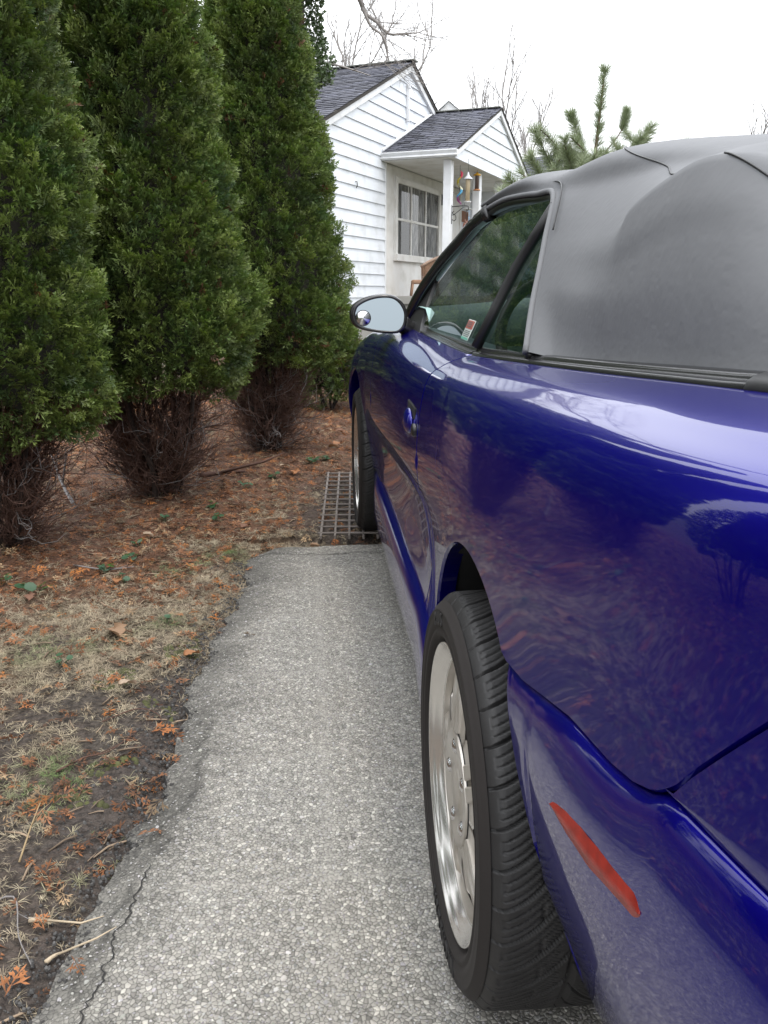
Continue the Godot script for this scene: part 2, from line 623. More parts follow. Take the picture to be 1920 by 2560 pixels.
func build_wheel(car) -> Node3D:
	var w := Node3D.new()
	w.name = "wheel"
	car.add_child(w, true)
	# tread
	var st := mb()
	var nt := 2128
	var nw := 70
	var g := []
	var R := 0.3255
	for j in nw + 1:
		var t := float(j) / nw
		var x := lerpf(0.004, 0.228, t)
		var a := absf(t - 0.5) * 2.0
		var crown := 0.003 * a * a + 0.016 * pow(maxf(a - 0.80, 0) / 0.20, 2.2)
		var row := []
		for k in nt:
			var th := TAU * k / nt
			var d := groove(th, t)
			if a > 0.97: d *= 0.5
			var r := R - crown - d
			row.append(Vector3(x, cos(th) * r, sin(th) * r))
		g.append(row)
	grid(st, g, true)
	var tyre := obj("tyre", st, M.tyre, w)
	# sidewalls
	st = mb()
	var prof := [[.3095,.004],[.304,-.002],[.297,-.006],[.2955,-.0085],[.2925,-.0085],[.291,-.0072],[.280,-.0085],[.268,-.0075],[.2655,-.0052],[.262,-.005],[.2585,-.0075],[.2545,-.007],[.250,-.004],[.246,.003],[.2425,.010],[.238,.013],[.232,.014]]
	var xf := Transform3D(Basis(Vector3(0, 1, 0), Vector3(1, 0, 0), Vector3(0, 0, 1)), Vector3.ZERO)
	lathe(st, prof, 160, xf)
	var back := []
	for p in prof: back.append([p[0], 0.232 - p[1]])
	lathe(st, back, 64, xf)
	obj("sidewall", st, M.sidewall, w)
	# rim lip and barrel
	st = mb()
	lathe(st, [[.236,.012],[.2395,.006],[.2400,.002],[.2385,-.0005],[.236,.0005],[.2345,.004],[.2325,.0045],[.2315,.008]], 144, xf)
	lathe(st, [[.2315,.008],[.226,.0125],[.2155,.022],[.2145,.024],[.2135,.0225],[.2125,.024]], 144, xf)
	obj("rim_lip", st, M.polished, w)
	st = mb()
	lathe(st, [[.2125,.024],[.2095,.040],[.2065,.055],[.2,.09],[.203,.17],[.215,.20],[.234,.215]], 96, xf)
	obj("rim_barrel", st, M.alloy, w)
	# dished face with five windows
	st = mb()
	var face := func(r: float) -> float: return lin([[.09, .0135], [.11, .017], [.15, .021], [.19, .029], [.209, .042]], r)
	var pt := func(r: float, a: float, dx: float) -> Vector3: return Vector3(face.call(r) + dx, cos(a) * r, sin(a) * r)
	var radii := [.092, .103, .114, .122, .130, .140, .150, .160, .170, .180, .188, .194, .199, .204, .209]
	for k in 5:
		var mid := TAU * (0.75 + (k + 0.5) / 5.0)
		for sd in [-1.0, 1.0]:
			var fg := []
			var wl := []
			for r in radii:
				var open: bool = r > .121 and r < .1945
				var hwid := lin([[.121, .06], [.128, .11], [.16, .17], [.186, .235], [.1945, .20]], r) if open else 0.0
				var row := []
				for q in 9: row.append(pt.call(r, mid + sd * lerpf(hwid, TAU / 10.0, q / 8.0), 0.0))
				fg.append(row)
				if open: wl.append([row[0], pt.call(r, mid + sd * hwid * .9, .004), pt.call(r, mid + sd * hwid * .8, .035)])
			grid(st, fg)
			grid(st, wl)
	# closing walls of the windows
	obj("wheel_face", st, M.alloy, w)
	# spokes: five pairs of ribs
	var spk := mb()
	for side in [-1.0, 1.0]:
		var rows := []
		for k in 9:
			var t := k / 8.0
			var r := lerpf(0.094, 0.206, t)
			var half := lerpf(0.0125, 0.0085, t)
			var off: float = lerpf(0.0165, 0.0185, t) * side
			var fx: float = face.call(r) - lerpf(.004, .009, t)
			var ring := []
			for q in [[-1.15, 0.03], [-1.0, 0.002], [-0.8, 0.0], [0.8, 0.0], [1.0, 0.002], [1.15, 0.03]]:
				ring.append(Vector3(fx + q[1], r, off + q[0] * half))
			rows.append(ring)
		flat(spk)
		for i in rows.size() - 1:
			for j in 5:
				quad(spk, rows[i][j], rows[i + 1][j], rows[i + 1][j + 1], rows[i][j + 1])
		quad(spk, rows[0][1], rows[0][2], rows[0][3], rows[0][4])
		quad(spk, rows[8][1], rows[8][2], rows[8][3], rows[8][4])
	spk.generate_normals()
	var sm := spk.commit()
	for k in 5:
		var o := obj("spoke", sm, M.alloy, w)
		o.rotation.x = TAU * (0.75 + k / 5.0)
	# hub plate with its lip and bores
	st = mb()
	lathe(st, [[.0945,.05],[.0945,.0100],[.0935,.0085],[.086,.0090],[.060,.0125],[.036,.0135],[.035,.0115],[.030,.010],[.012,.0085],[.0,.0085]], 96, xf)
	obj("hub_plate", st, M.alloy, w)
	st = mb()
	lathe(st, [[.0965,.018],[.0962,.0135],[.0950,.0130],[.0946,.018]], 96, xf)
	obj("plate_gap", st, M.well, w)
	st = mb()
	lathe(st, [[.0165,.0115],[.0160,.0065],[.0148,.006],[.0142,.0085],[.0125,.0045],[.009,.0012],[.0045,-.0004],[.0,-.001]], 28, xf)
	st.generate_normals()
	var nut := st.commit()
	for k in 5:
		var o := obj("lug_nut", nut, M.chrome, w)
		var th := TAU * (0.75 + k / 5.0)
		o.position = Vector3(0.0065, cos(th) * 0.069, sin(th) * 0.069)
	st = mb()
	lathe(st, [[.185,.095],[.185,.085],[.07,.085],[.07,.095]], 64, xf)
	obj("brake_disc", st, M.rust, w)
	st = mb()
	lathe(st, [[.2,.15],[.0,.15]], 48, xf)
	obj("back_plate", st, M.well, w)
	return w

func lettering(w: Node3D, text: String, deg: float, size: float):
	var f := SystemFont.new()
	f.font_names = PackedStringArray(["Droid Sans"])
	f.font_weight = 700
	for i in text.length():
		var tm := TextMesh.new()
		tm.text = text[i]
		tm.font = f
		tm.font_size = 64
		tm.pixel_size = size / 46.0
		tm.depth = 0.003
		tm.curve_step = 2.0
		var o := MeshInstance3D.new()
		o.mesh = tm
		o.material_override = M.tyre
		o.name = "raised_letter"
		var th := deg_to_rad(deg + (i - (text.length() - 1) * 0.5) * rad_to_deg(size * 0.98 / 0.28))
		# th runs from the top towards the rear (+z); letters read clockwise seen from outside
		var out := Vector3(0, cos(th), sin(th))
		var along := Vector3(0, -sin(th), cos(th))
		o.basis = Basis(along, out, Vector3(-1, 0, 0))
		o.position = out * 0.2795 + Vector3(-0.0085, 0, 0)
		w.add_child(o, true)

func build_car():
	var car := thing("convertible_car", "dark blue convertible with grey fabric top parked on the driveway beside the hedge", "car", at(XC, 0, -1.2))
	var fz := spread(-3.42, -2.573 - AR, 12) + spread(-2.573 - AR, -2.573 + AR, 40, true).slice(1) + spread(-2.573 + AR, -1.957, 8).slice(1)
	var dz := spread(-1.951, -0.666, 40)
	var qz := spread(-0.656, -AR, 12) + spread(-AR, 0.21, 34, true).slice(1) + spread(0.21, 0.60, 18).slice(1) + spread(0.60, 0.90, 32).slice(1)
	for s in [1, -1]:
		var inn := Vector3(0.05 * s, 0, 0)
		var st := mb()
		var e := panel(st, fz, low_front, s)
		flange(st, e, inn)
		obj("front_fender", st, M.paint, car, true)
		st = mb()
		panel(st, dz, low_door, s)
		# returns along the shut lines
		for zz in [dz[0], dz[-1]]:
			var r := rows_at(zz)
			var a := []
			var b := []
			for k in 31:
				var p := side_point(r, 7.0 * k / 30)
				a.append(mx(Vector3(p.x, p.y, zz), s)); b.append(mx(Vector3(p.x + 0.025, p.y - (0.02 if k > 24 else 0.0), zz), s))
			strip(st, a, b)
		obj("door", st, M.paint, car, true)
		st = mb()
		e = panel(st, qz, low_rear, s, 44)
		flange(st, e, inn * 0.7, 0.003)
		var r0 := rows_at(-0.656)
		var a0 := []
		var b0 := []
		for k in 31:
			var p := side_point(r0, 7.0 * k / 30)
			a0.append(mx(Vector3(p.x, p.y, -0.656), s)); b0.append(mx(Vector3(p.x + 0.025, p.y - (0.02 if k > 24 else 0.0), -0.656), s))
		strip(st, a0, b0)
		obj("quarter_panel", st, M.paint, car, true)
		# rocker
		st = mb()
		var rp := [[.075,.374],[.046,.372],[.036,.362],[.029,.345],[.026,.32],[.025,.28],[.027,.235],[.034,.205],[.05,.186],[.12,.18]]
		var g := []
		for z in spread(-2.19, -0.375, 30):
			var row := []
			var k := 0.02 * smoothstep(-1.9, -2.19, z) - 0.018 * smoothstep(-0.75, -0.4, z)
			for q in rp: row.append(mx(Vector3(q[0] + k, q[1], z), s))
			g.append(row)
		grid(st, g)
		obj("rocker_panel", st, M.paint, car, true)
		# dark shell behind the gaps, and the wheel wells
		st = mb()
		var sh := []
		for z in spread(-2.15, -0.40, 8): sh.append([mx(Vector3(.13, .2, z), s), mx(Vector3(.11, .6, z), s), mx(Vector3(.11, .85, z), s), mx(Vector3(.19, .93, z), s)])
		grid(st, sh)
		obj("inner_shell", st, M.well, car, true)
		st = mb()
		sh = []
		for z in spread(0.42, 0.98, 6): sh.append([mx(Vector3(.46, .2, z), s), mx(Vector3(.42, .5, z), s), mx(Vector3(.18, .85, z), s), mx(Vector3(.25, .98, z), s)])
		grid(st, sh)
		obj("inner_shell", st, M.well, car, true)
		for zc in [-2.573, 0.0]:
			st = mb()
			var wg := []
			for k in 33:
				var th := lerpf(-0.42, PI + 0.42, k / 32.0)
				var rr := AR + 0.012
				var xo := .045
				if zc == 0.0 and cos(th) > .3: xo = lerpf(.05, .19, smoothstep(.62, .22, AY + sin(th) * rr))
				wg.append([mx(Vector3(xo, AY + sin(th) * rr, zc + cos(th) * rr), s), mx(Vector3(.40, AY + sin(th) * rr, zc + cos(th) * rr), s), mx(Vector3(.40, AY, zc), s)])
			flat(st)
			grid(st, wg)
			obj("wheel_well", st, M.well, car, true)
		# belt mouldings: door strip, quarter strip, end cap
		var mp := [[.004,-.008],[-.003,-.0065],[-.005,-.002],[-.003,.003],[.001,.0055],[.005,.006],[.008,.0055],[.009,.008],[.012,.012],[.017,.0145],[.023,.015],[.026,.013],[.05,.008]]
		for part in [[-1.86, -0.668, "belt_moulding"], [-0.654, .457, "belt_moulding"]]:
			st = mb()
			var pts := []
			for z in spread(part[0], part[1], 26): pts.append(belt(z))
			sweep_x(st, pts, mp, s)
			for e2 in [pts[0], pts[-1]]:
				var ring := []
				for q in mp: ring.append(mx(Vector3(e2.x + q[0], e2.y + q[1], e2.z), s))
				flat(st)
				fan(st, ring)
			obj(part[2], st, M.trim, car, true)
		st = mb()
		var cap := []
		for z in spread(.46, .66, 14):
			var b := belt(z)
			var k := smoothstep(.52, .66, z)
			var row := []
			for q in [[.002,-.007],[-.004,-.005],[-.006,.0],[-.003,.007],[.004,.012],[.016,.0155],[.03,.016],[.05,.010]]:
				row.append(mx(Vector3(b.x + q[0] * (1 + k), b.y + q[1] * (1 - 0.25 * k), b.z + 0.0), s))
			cap.append(row)
		grid(st, cap)
		obj("moulding_end_cap", st, M.rubber_trim, car, true)
		# rear bumper cover
		st = mb()
		var bp := [[1.0,.020],[.9999,0],[.996,0],[.99,0],[.985,.004],[.97,0],[.955,-.010],[.93,0],[.90,-.013],[.86,0],[.80,-.006],[.73,0],[.66,.008],[.50,.026],[.34,.050],[.18,.082],[.06,.112],[.0,.135]]
		var plan := smooth_line([Vector3(0,0,.185), Vector3(0,0,.29), Vector3(.002,0,.42), Vector3(.012,0,.55), Vector3(.032,0,.70), Vector3(.058,0,.83), Vector3(.105,0,.94), Vector3(.19,0,1.02), Vector3(.36,0,1.065), Vector3(.6,0,1.085), Vector3(.92,0,1.09)], 6)
		g = []
		var arch_edge := []
		for p in plan:
			var yt: float = minf(lin(SEAM, maxf(p.z, .21)) - 0.004, 0.741)
			if p.x > 0.1: yt = 0.741
			var ya := -1.0
			if p.z < AR: ya = arch_y(p.z, 0.0)
			if p.z < AR: ya = AY + 1.05 * sqrt(AR * AR - p.z * p.z)
			var yb := 0.2
			if p.z < 0.372: yb = minf(ya, yt - 0.004)
			var row := []
			for q in bp:
				var y: float = lerpf(yb, yt, q[0])
				# x from the full profile at that height
				var f := clampf((y - 0.2) / (yt - 0.2), 0.0, 1.0)
				var xx: float = 0.03 + lin([[0,.13],[.06,.108],[.18,.078],[.34,.050],[.50,.020],[.66,.004],[.80,-.005],[.90,-.0055],[.955,-.002],[.985,.004],[.996,.009],[.9999,.016],[1.0,.045]], f)
				row.append(mx(Vector3(xx + p.x, y, p.z), s))
			g.append(row)
			if p.z < 0.375: arch_edge.append(row[-1])
		# the arch lip below the axle line
		var extra := []
		for k in 9:
			var y := lerpf(0.33, 0.2, k / 8.0)
			var f := clampf((y - 0.2) / 0.48, 0.0, 1.0)
			extra.append(mx(Vector3(0.03 + lin([[0,.13],[.06,.108],[.18,.078],[.34,.050]], f), y, sqrt(AR * AR - (AY - y) * (AY - y))), s))
		grid(st, g)
		flange(st, arch_edge + extra, inn * 0.8, 0.0)
		obj("bumper_cover", st, M.paint, car, true)
		# red side marker
		st = mb()
		g = []
		var rim_g := []
		for k in 49:
			var t := 0.5 - 0.5 * cos(PI * k / 48.0)
			var z := lerpf(.455, .648, t)
			var hh := 0.0165 * minf(pow(clampf(t / .22, 0.0, 1.0), .55), pow(clampf((1.0 - t) / .06, 0.0, 1.0), .5))
			var yc := lerpf(.602, .626, t)
			var row := []
			var rrow := []
			for j in 7:
				var y: float = yc + hh * (j / 3.0 - 1.0)
				var f := clampf((y - 0.2) / (lin(SEAM, z) - 0.2), 0.0, 1.0)
				var xx: float = 0.03 + lin([[.34,.050],[.50,.020],[.66,.004],[.80,-.005],[.90,-.0055]], f) + lin([[.42,.002],[.55,.012],[.70,.032]], z)
				row.append(mx(Vector3(xx - 0.0035 + 0.003 * absf(j / 3.0 - 1.0) , y, z), s))
			g.append(row)
		grid(st, g)
		obj("side_marker_lens", st, M.lens, car, true)
		# tail panel above the bumper
		st = mb()
		plan = smooth_line([Vector3(.064,0,.650), Vector3(.075,0,.74), Vector3(.100,0,.86), Vector3(.150,0,.95), Vector3(.27,0,1.01), Vector3(.5,0,1.045), Vector3(.95,0,1.055)], 8)
		g = []
		for p in plan:
			var yt: float = clampf(lin(SEAM, p.z + 0.001) - 0.007, 0.747, maxf(1.03, belt(p.z).y - .004) if p.z < 1.0 else 1.03)
			if p.x > 0.12: yt = 1.03
			var row := []
			for k in 13:
				var y := lerpf(0.747, yt, k / 12.0)
				row.append(mx(Vector3((side_x(p.z, y) + .001 if p.z < .985 and p.x < .2 else p.x + 0.028 * (y - .745) / .28) + (0.004 if k == 0 else 0.0), y - (0.0 if k else 0.003), p.z), s))
			g.append(row)
		grid(st, g)
		obj("tail_panel", st, M.paint, car, true)
		# glass, seals and pillars
		st = mb()
		var dg := [gp(.975,-1.50), gp(.985,-1.3), gp(.99,-1.0), gp(1.0,-.66), gp(1.155,-.632), gp(1.262,-.548), gp(1.287,-.60), gp(1.290,-.80), gp(1.287,-1.0), gp(1.278,-1.15), gp(1.262,-1.26), gp(1.215,-1.40), gp(1.16,-1.51), gp(1.10,-1.62), gp(1.04,-1.62)]
		var pl := []
		for p in dg: pl.append(mx(p, s))
		flat(st)
		fan(st, pl)
		obj("door_glass", st, M.glass, car, true)
		st = mb()
		pl = []
		for p in [gp(1.0,-.635), gp(1.005,-.28), gp(1.09,-.37), gp(1.18,-.455), gp(1.255,-.535), gp(1.155,-.607)]: pl.append(mx(p, s))
		flat(st)
		fan(st, pl)
		obj("quarter_glass", st, M.glass, car, true)
		st = mb()
		var dv := []
		for p in [gp(.985,-.648,-.004), gp(1.07,-.635,-.004), gp(1.155,-.618,-.004), gp(1.215,-.582,-.004), gp(1.275,-.535,-.004)]: dv.append(mx(p, s))
		tube(st, dv, rad(0.013, 5), 6)
		obj("window_divider", st, M.rubber_trim, car, true)
		var rl := smooth_line(rail_line(), 8)
		st = mb()
		var seal := []
		var roll := []
		for p in rl:
			seal.append(mx(p + Vector3(.008, -.012, .0), s))
			roll.append(mx(p + Vector3(-.003, -.001, 0.003), s))
		tube(st, seal, rad(0.011, seal.size()), 8)
		var inner := []
		for i in rl.size():
			var k := clampf((rl.size() - 1 - i) / 22.0, 0.0, 1.0)
			inner.append(mx(rl[i] + Vector3(.035, -.028 - 0.012 * k, -0.01 * (1 - k)), s))
		strip(st, seal, inner)
		obj("window_seal", st, M.black, car, true)
		st = mb()
		tube(st, roll, rad(0.0065, roll.size()), 6)
		obj("fabric_welt", st, M.top, car, true)
		st = mb()
		var ap := [Vector3(.302,1.305,-1.25), Vector3(.283,1.276,-1.36), Vector3(.258,1.23,-1.46), Vector3(.228,1.181,-1.56), Vector3(.205,1.133,-1.65), Vector3(.182,1.081,-1.74), Vector3(.160,1.011,-1.84), Vector3(.155,.955,-1.9)]
		ap = smooth_line(ap, 4)
		for i in ap.size(): ap[i] = mx(ap[i], s)
		tube(st, ap, rad(0.024, ap.size()), 10)
		obj("windscreen_pillar", st, M.trim, car, true)
		st = mb()
		pl = []
		for p in [gp(1.125,-1.765,-.006), gp(1.118,-1.655,-.006), gp(1.04,-1.615,-.006), gp(.985,-1.55,-.006), gp(.955,-1.49,-.006), gp(.95,-1.86,-.006), gp(1.02,-1.87,-.006)]: pl.append(mx(p, s))
		prism(st, pl, Vector3(0.012 * s, 0, 0))
		obj("mirror_mount", st, M.rubber_trim, car, true)
	# soft top and its seams
	var st := mb()
	soft_top_half(st, 1); soft_top_half(st, -1)
	obj("soft_top", st, M.top, car, true)
	for s in [1, -1]:
		st = mb()
		var sp := []
		for k in 25: sp.append(mx(top_surface(lerpf(.75, 5.1, k / 24.0), lerpf(5.0, 3.25, k / 24.0)) + Vector3(0, .001, 0), s))
		tube(st, sp, rad(0.0014, sp.size()), 5)
		obj("top_seam", st, M.rubber_trim, car, true)
		st = mb()
		sp = []
		for k in 41: sp.append(mx(top_surface(lerpf(6.15, 8.7, k / 40.0), lerpf(3.05, 2.2, k / 40.0)) + Vector3(-.0005, .001, 0), s))
		tube(st, sp, rad(0.0014, sp.size()), 5)
		obj("top_seam", st, M.rubber_trim, car, true)
		st = mb()
		sp = []
		for q in [[-1.3, .012], [-1.08, .014], [-.9, .016], [-.74, .018]]: sp.append(q)
		var sl := []
		var base := smooth_line(rail_line().slice(0, 6), 8)
		for i in base.size():
			var q: Vector3 = base[i]
			var k := smoothstep(20, 40, float(i))
			sl.append(mx(q + Vector3(lerpf(.016, -.001, k), lerpf(.020, .012, k), lerpf(0, .045, k)), s))
		tube(st, sl, rad(0.0018, sl.size()), 5)
		obj("top_seam", st, M.rubber_trim, car, true)
	# windscreen, bonnet, boot lid, floor, front bumper
	st = mb()
	var g := []
	for i in 17:
		var t := i / 16.0
		var k := 1.0 - pow(absf(2 * t - 1), 2.0)
		g.append([Vector3(lerpf(.175, 1.725, t), .99 + .03 * k, -1.86 - .22 * k), Vector3(lerpf(.245, 1.655, t), 1.175 + .04 * k, -1.57 - .17 * k), Vector3(lerpf(.305, 1.595, t), 1.305 + .05 * k, -1.29 - .11 * k)])
	grid(st, g)
	obj("windscreen", st, M.glass, car, true)
	for part in [["bonnet", -3.3, -1.96, .075], ["boot_lid", .56, .99, .03]]:
		st = mb()
		g = []
		for z in spread(part[1], part[2], 14):
			var b := belt(z)
			var row := []
			for i in 21:
				var t := i / 20.0
				row.append(Vector3(lerpf(b.x + .006, 2 * XC - b.x - .006, t), b.y - .002 + part[3] * (1.0 - pow(2 * t - 1, 2.0)), z + (0.05 * (1.0 - pow(2 * t - 1, 2.0)) if part[0] == "boot_lid" else 0.0)))
			g.append(row)
		if part[0] == "boot_lid":
			var drop := []
			for p in g[-1]: drop.append(p + Vector3(0, -.012, .03))
			g.append(drop)
			drop = []
			for p in g[-2]: drop.append(Vector3(p.x, 1.022, p.z + .045))
			g.append(drop)
		grid(st, g)
		obj(part[0], st, M.paint, car, true)
	st = mb()
	g = []
	for i in 25:
		var t := i / 24.0
		var k := 1.0 - pow(absf(2 * t - 1), 2.4)
		var x := lerpf(.10, 1.80, t)
		g.append([Vector3(x, .22, -3.22 - .30 * k), Vector3(x, .45, -3.27 - .33 * k), Vector3(x, .60, -3.25 - .32 * k), Vector3(x, .76, -3.20 - .24 * k), Vector3(x, .80, -3.1 - .24 * k)])
	grid(st, g)
	obj("front_bumper", st, M.paint, car, true)
	st = mb()
	box(st, Vector3(XC, .21, -1.15), Vector3(1.05, .05, 4.2))
	box(st, Vector3(XC, .21, -1.29), Vector3(1.66, .05, 1.75))
	box(st, Vector3(XC, .6, .45), Vector3(1.4, .7, .04))
	box(st, Vector3(XC, .6, -2.0), Vector3(1.5, .7, .04))
	obj("floor_pan", st, M.carpet, car, true)
	for s in [1, -1]:
		for k in 3:
			st = mb()
			cbox(st, mx(Vector3(.44 + k * .085, .90, 1.04 + .004 * k), s), Vector3(.06, .13, .03), .008)
			obj("tail_lamp", st, M.lens, car, true)
	# interior
	st = mb()
	g = []
	for i in 21:
		var t := i / 20.0
		var x := lerpf(.16, 1.74, t)
		var h := 0.035 * exp(-pow((x - .52) / .2, 2.0))
		g.append([Vector3(x, .99, -1.95), Vector3(x, 1.03 + h * .6, -1.7), Vector3(x, 1.03 + h, -1.52), Vector3(x, 1.0 + h, -1.45), Vector3(x, .96, -1.44), Vector3(x, .75, -1.5)])
	grid(st, g)
	obj("dashboard", st, M.dash, car, true)
	st = mb()
	var wp := []
	var wc := Vector3(.50, .96, -1.13)
	for k in 41:
		var th := TAU * k / 40
		wp.append(wc + Vector3(cos(th) * .185, sin(th) * .165, -sin(th) * .075))
	tube(st, wp, rad(.016, wp.size()), 8, false)
	for th in [0.0, PI, -PI / 2]:
		tube(st, [wc + Vector3(0, 0, -.05), wc + Vector3(cos(th) * .18, sin(th) * .16, -sin(th) * .07)], [.02, .014], 6)
	obj("steering_wheel", st, M.wheelgrip, car, true)
	for x in [.52, 1.38]:
		st = mb()
		var prof := []
		for q in [[.42,-1.1],[.50,-1.12],[.52,-.95],[.47,-.72],[.60,-.62],[.90,-.52],[1.04,-.48],[1.08,-.45],[1.04,-.38],[.8,-.40],[.42,-.5]]:
			var row := []
			for k in [-.22,-.2,-.12,.12,.2,.22]: row.append(Vector3(x + k * (0.8 if q[0] > 1.0 else 1.0), q[0] - (0.03 if absf(k) > .21 else 0.0), q[1]))
			prof.append(row)
		grid(st, prof)
		obj("seat", st, M.seat, car, true)
	st = mb()
	cbox(st, Vector3(.185, .93, -1.1), Vector3(.05, .06, 1.5), .012)
	cbox(st, Vector3(1.715, .93, -1.1), Vector3(.05, .06, 1.5), .012)
	obj("door_trim", st, M.dash, car, true)
	# door handle and lock
	var hd := Node3D.new()
	hd.name = "door_handle"
	car.add_child(hd, true)
	hd.position = Vector3(.028, .80, -.80) - car.position
	st = mb()
	g = []
	for i in 13:
		var a := PI * i / 12.0
		var row := []
		for k in 21:
			var b := TAU * k / 20
			row.append(Vector3(-.015 * maxf(sin(a) * cos(b), -0.2) - 0.004, .031 * sin(a) * sin(b) + 0.0, -.05 * cos(a)))
		g.append(row)
	grid(st, g)
	obj("flap", st, M.paint, hd)
	st = mb()
	cbox(st, Vector3(.004, 0, .005), Vector3(.008, .085, .15), .003)
	obj("recess", st, M.well, hd)
	st = mb()
	lathe(st, [[.015,.0],[.015,.006],[.012,.008],[.0,.008]], 20, Transform3D(Basis(Vector3(0,1,0), Vector3(-1,0,0), Vector3(0,0,1)), Vector3(-.002,-.005,.10)))
	obj("lock_cylinder", st, M.black, hd)
	# mirror
	var mi := Node3D.new()
	mi.name = "side_mirror"
	car.add_child(mi, true)
	mi.position = Vector3(.025, 1.01, -1.62) - car.position
	var ol := []
	for q in [[-.096,.005],[-.084,.03],[-.046,.051],[0,.061],[.043,.058],[.071,.038],[.087,.006],[.085,-.031],[.071,-.053],[.047,-.061],[-.014,-.057],[-.07,-.044],[-.092,-.022]]: ol.append(Vector3(q[0], q[1], 0))
	ol.append(ol[0])
	var out := smooth_line(ol, 4)
	out.pop_back()
	st = mb()
	g = []
	for q in [[.86,-.004],[.875,.004],[.93,.0055],[1.0,.0],[1.03,-.012],[1.03,-.035],[.97,-.07],[.78,-.105],[.45,-.125],[.02,-.13]]:
		var row := []
		for p in out: row.append(Vector3(p.x * q[0] + .012 * (1.0 - q[0]), p.y * q[0], q[1]))
		g.append(row)
	grid(st, g, true)
	obj("housing", st, M.trim, mi)
	st = mb()
	flat(st)
	var gl := []
	for p in out: gl.append(Vector3(p.x * .885, p.y * .885, -.004))
	fan(st, gl)
	st.generate_normals()
	var glass := obj("mirror_glass", st, M.mirror, mi, false, false)
	glass.rotation = Vector3(-0.11, -0.05, 0)
	st = mb()
	lathe(st, [[.0255,.0],[.0255,.003],[.0235,.004],[.023,.003]], 36, Transform3D(Basis(Vector3(1,0,0), Vector3(0,0,1), Vector3(0,-1,0)), Vector3(-.056,-.012,.001)))
	obj("blind_spot_rim", st, M.black, mi)
	st = mb()
	var dome := []
	for k in 9:
		var a := k / 8.0
		dome.append([.0232 * a, .003 + .0055 * (1 - a * a)])
	lathe(st, dome, 36, Transform3D(Basis(Vector3(1,0,0), Vector3(0,0,1), Vector3(0,-1,0)), Vector3(-.056,-.012,.001)))
	obj("blind_spot_mirror", st, M.chrome, mi)
	st = mb()
	tube(st, [Vector3(.07,-.03,-.05), Vector3(.10,-.05,-.07), Vector3(.14,-.06,-.09)], [.03,.03,.034], 10)
	obj("mirror_arm", st, M.trim, mi)
	# sticker in the door glass
	var sk := Node3D.new()
	sk.name = "window_sticker"
	car.add_child(sk, true)
	var sb := Basis(Vector3(0.0, 0, 1).normalized(), Vector3(.41, .912, 0), Vector3(-.912, .41, 0))
	sk.transform = Transform3D(sb, gp(1.012, -.815, -.003) - car.position)
	for q in [["paper", Vector3(0, 0, 0), Vector3(.085, .05, .0008), mat(L(.45, .5, .47), .6)], ["red_field", Vector3(.0, .0125, .001), Vector3(.075, .02, .0008), mat(L(.30, .08, .06), .6)], ["green_field", Vector3(.0, -.0215, .001), Vector3(.08, .005, .0008), mat(L(.08, .3, .22), .6)]]:
		st = mb()
		box(st, q[1], q[2])
		obj(q[0], st, q[3], sk)
	st = mb()
	for k in 4: box(st, Vector3(0, -.003 - k * .0042, .001), Vector3(.068, .0018, .0008))
	for k in 3: box(st, Vector3(-.004, .018 - k * .005, .002), Vector3(.05, .0022, .0006))
	obj("print_lines", st, mat(L(.08, .09, .09), .7), sk)
	# wheels
	var w := build_wheel(car)
	lettering(w, "PLUS", -20.0, 0.023)
	lettering(w, "MICHELIN", 176.0, 0.027)
	w.position = Vector3(0.0, .322, 0.0) - car.position
	for q in [[0.0, -2.573, 0], [2 * XC, 0.0, 1], [2 * XC, -2.573, 1]]:
		var c: Node3D = w.duplicate()
		car.add_child(c, true)
		c.position = Vector3(q[0], .322, q[1]) - car.position
		if q[2]: c.rotation.y = PI
		elif q[1] < -1: c.rotation = Vector3(0.5, 0, 0)
	st = mb()
	cbox(st, Vector3(XC, .33, -.1), Vector3(1.3, .1, .14), .02)
	cbox(st, Vector3(XC, .33, -2.573), Vector3(1.3, .1, .14), .02)
	obj("axle", st, M.well, car, true)

# ---------------------------------------------------------------- the white house and its porch
var H := Transform3D()   # house frame: x along the gable wall (away), y up, z out of the wall

func house_frame():
	var U := Vector3(0.006, 0.99967, -0.025).normalized()
	var W := Vector3(0.46947, -0.02488, -0.8826)
	W = (W - U * W.dot(U)).normalized()
	H = Transform3D(Basis(W, U, W.cross(U)), Vector3(1.14783, 0.88114, -14.00742))

func P(w: float, u: float, r: float) -> Vector3: return Vector3(w, u, r)   # in the house frame

func hx(st, w0: float, w1: float, u0: float, u1: float, r0: float, r1: float, ch := 0.005):
	cbox(st, Vector3((w0 + w1) * 0.5, (u0 + u1) * 0.5, (r0 + r1) * 0.5), Vector3(absf(w1 - w0), absf(u1 - u0), absf(r1 - r0)), ch)

# one lapped board on a wall of constant r, its ends cut to (wl0, wr0) below and (wl1, wr1) above
func board(called: String, parent, wl0, wr0, wl1, wr1, u0, u1, r):
	var st := mb()
	var th := 0.024
	hexa(st, [P(wl0, u0, r), P(wr0, u0, r), P(wr0, u0, r + th), P(wl0, u0, r + th), P(wl1, u1, r), P(wr1, u1, r), P(wr1, u1, r + 0.003), P(wl1, u1, r + 0.003)])
	obj(called, st, M.siding, parent)

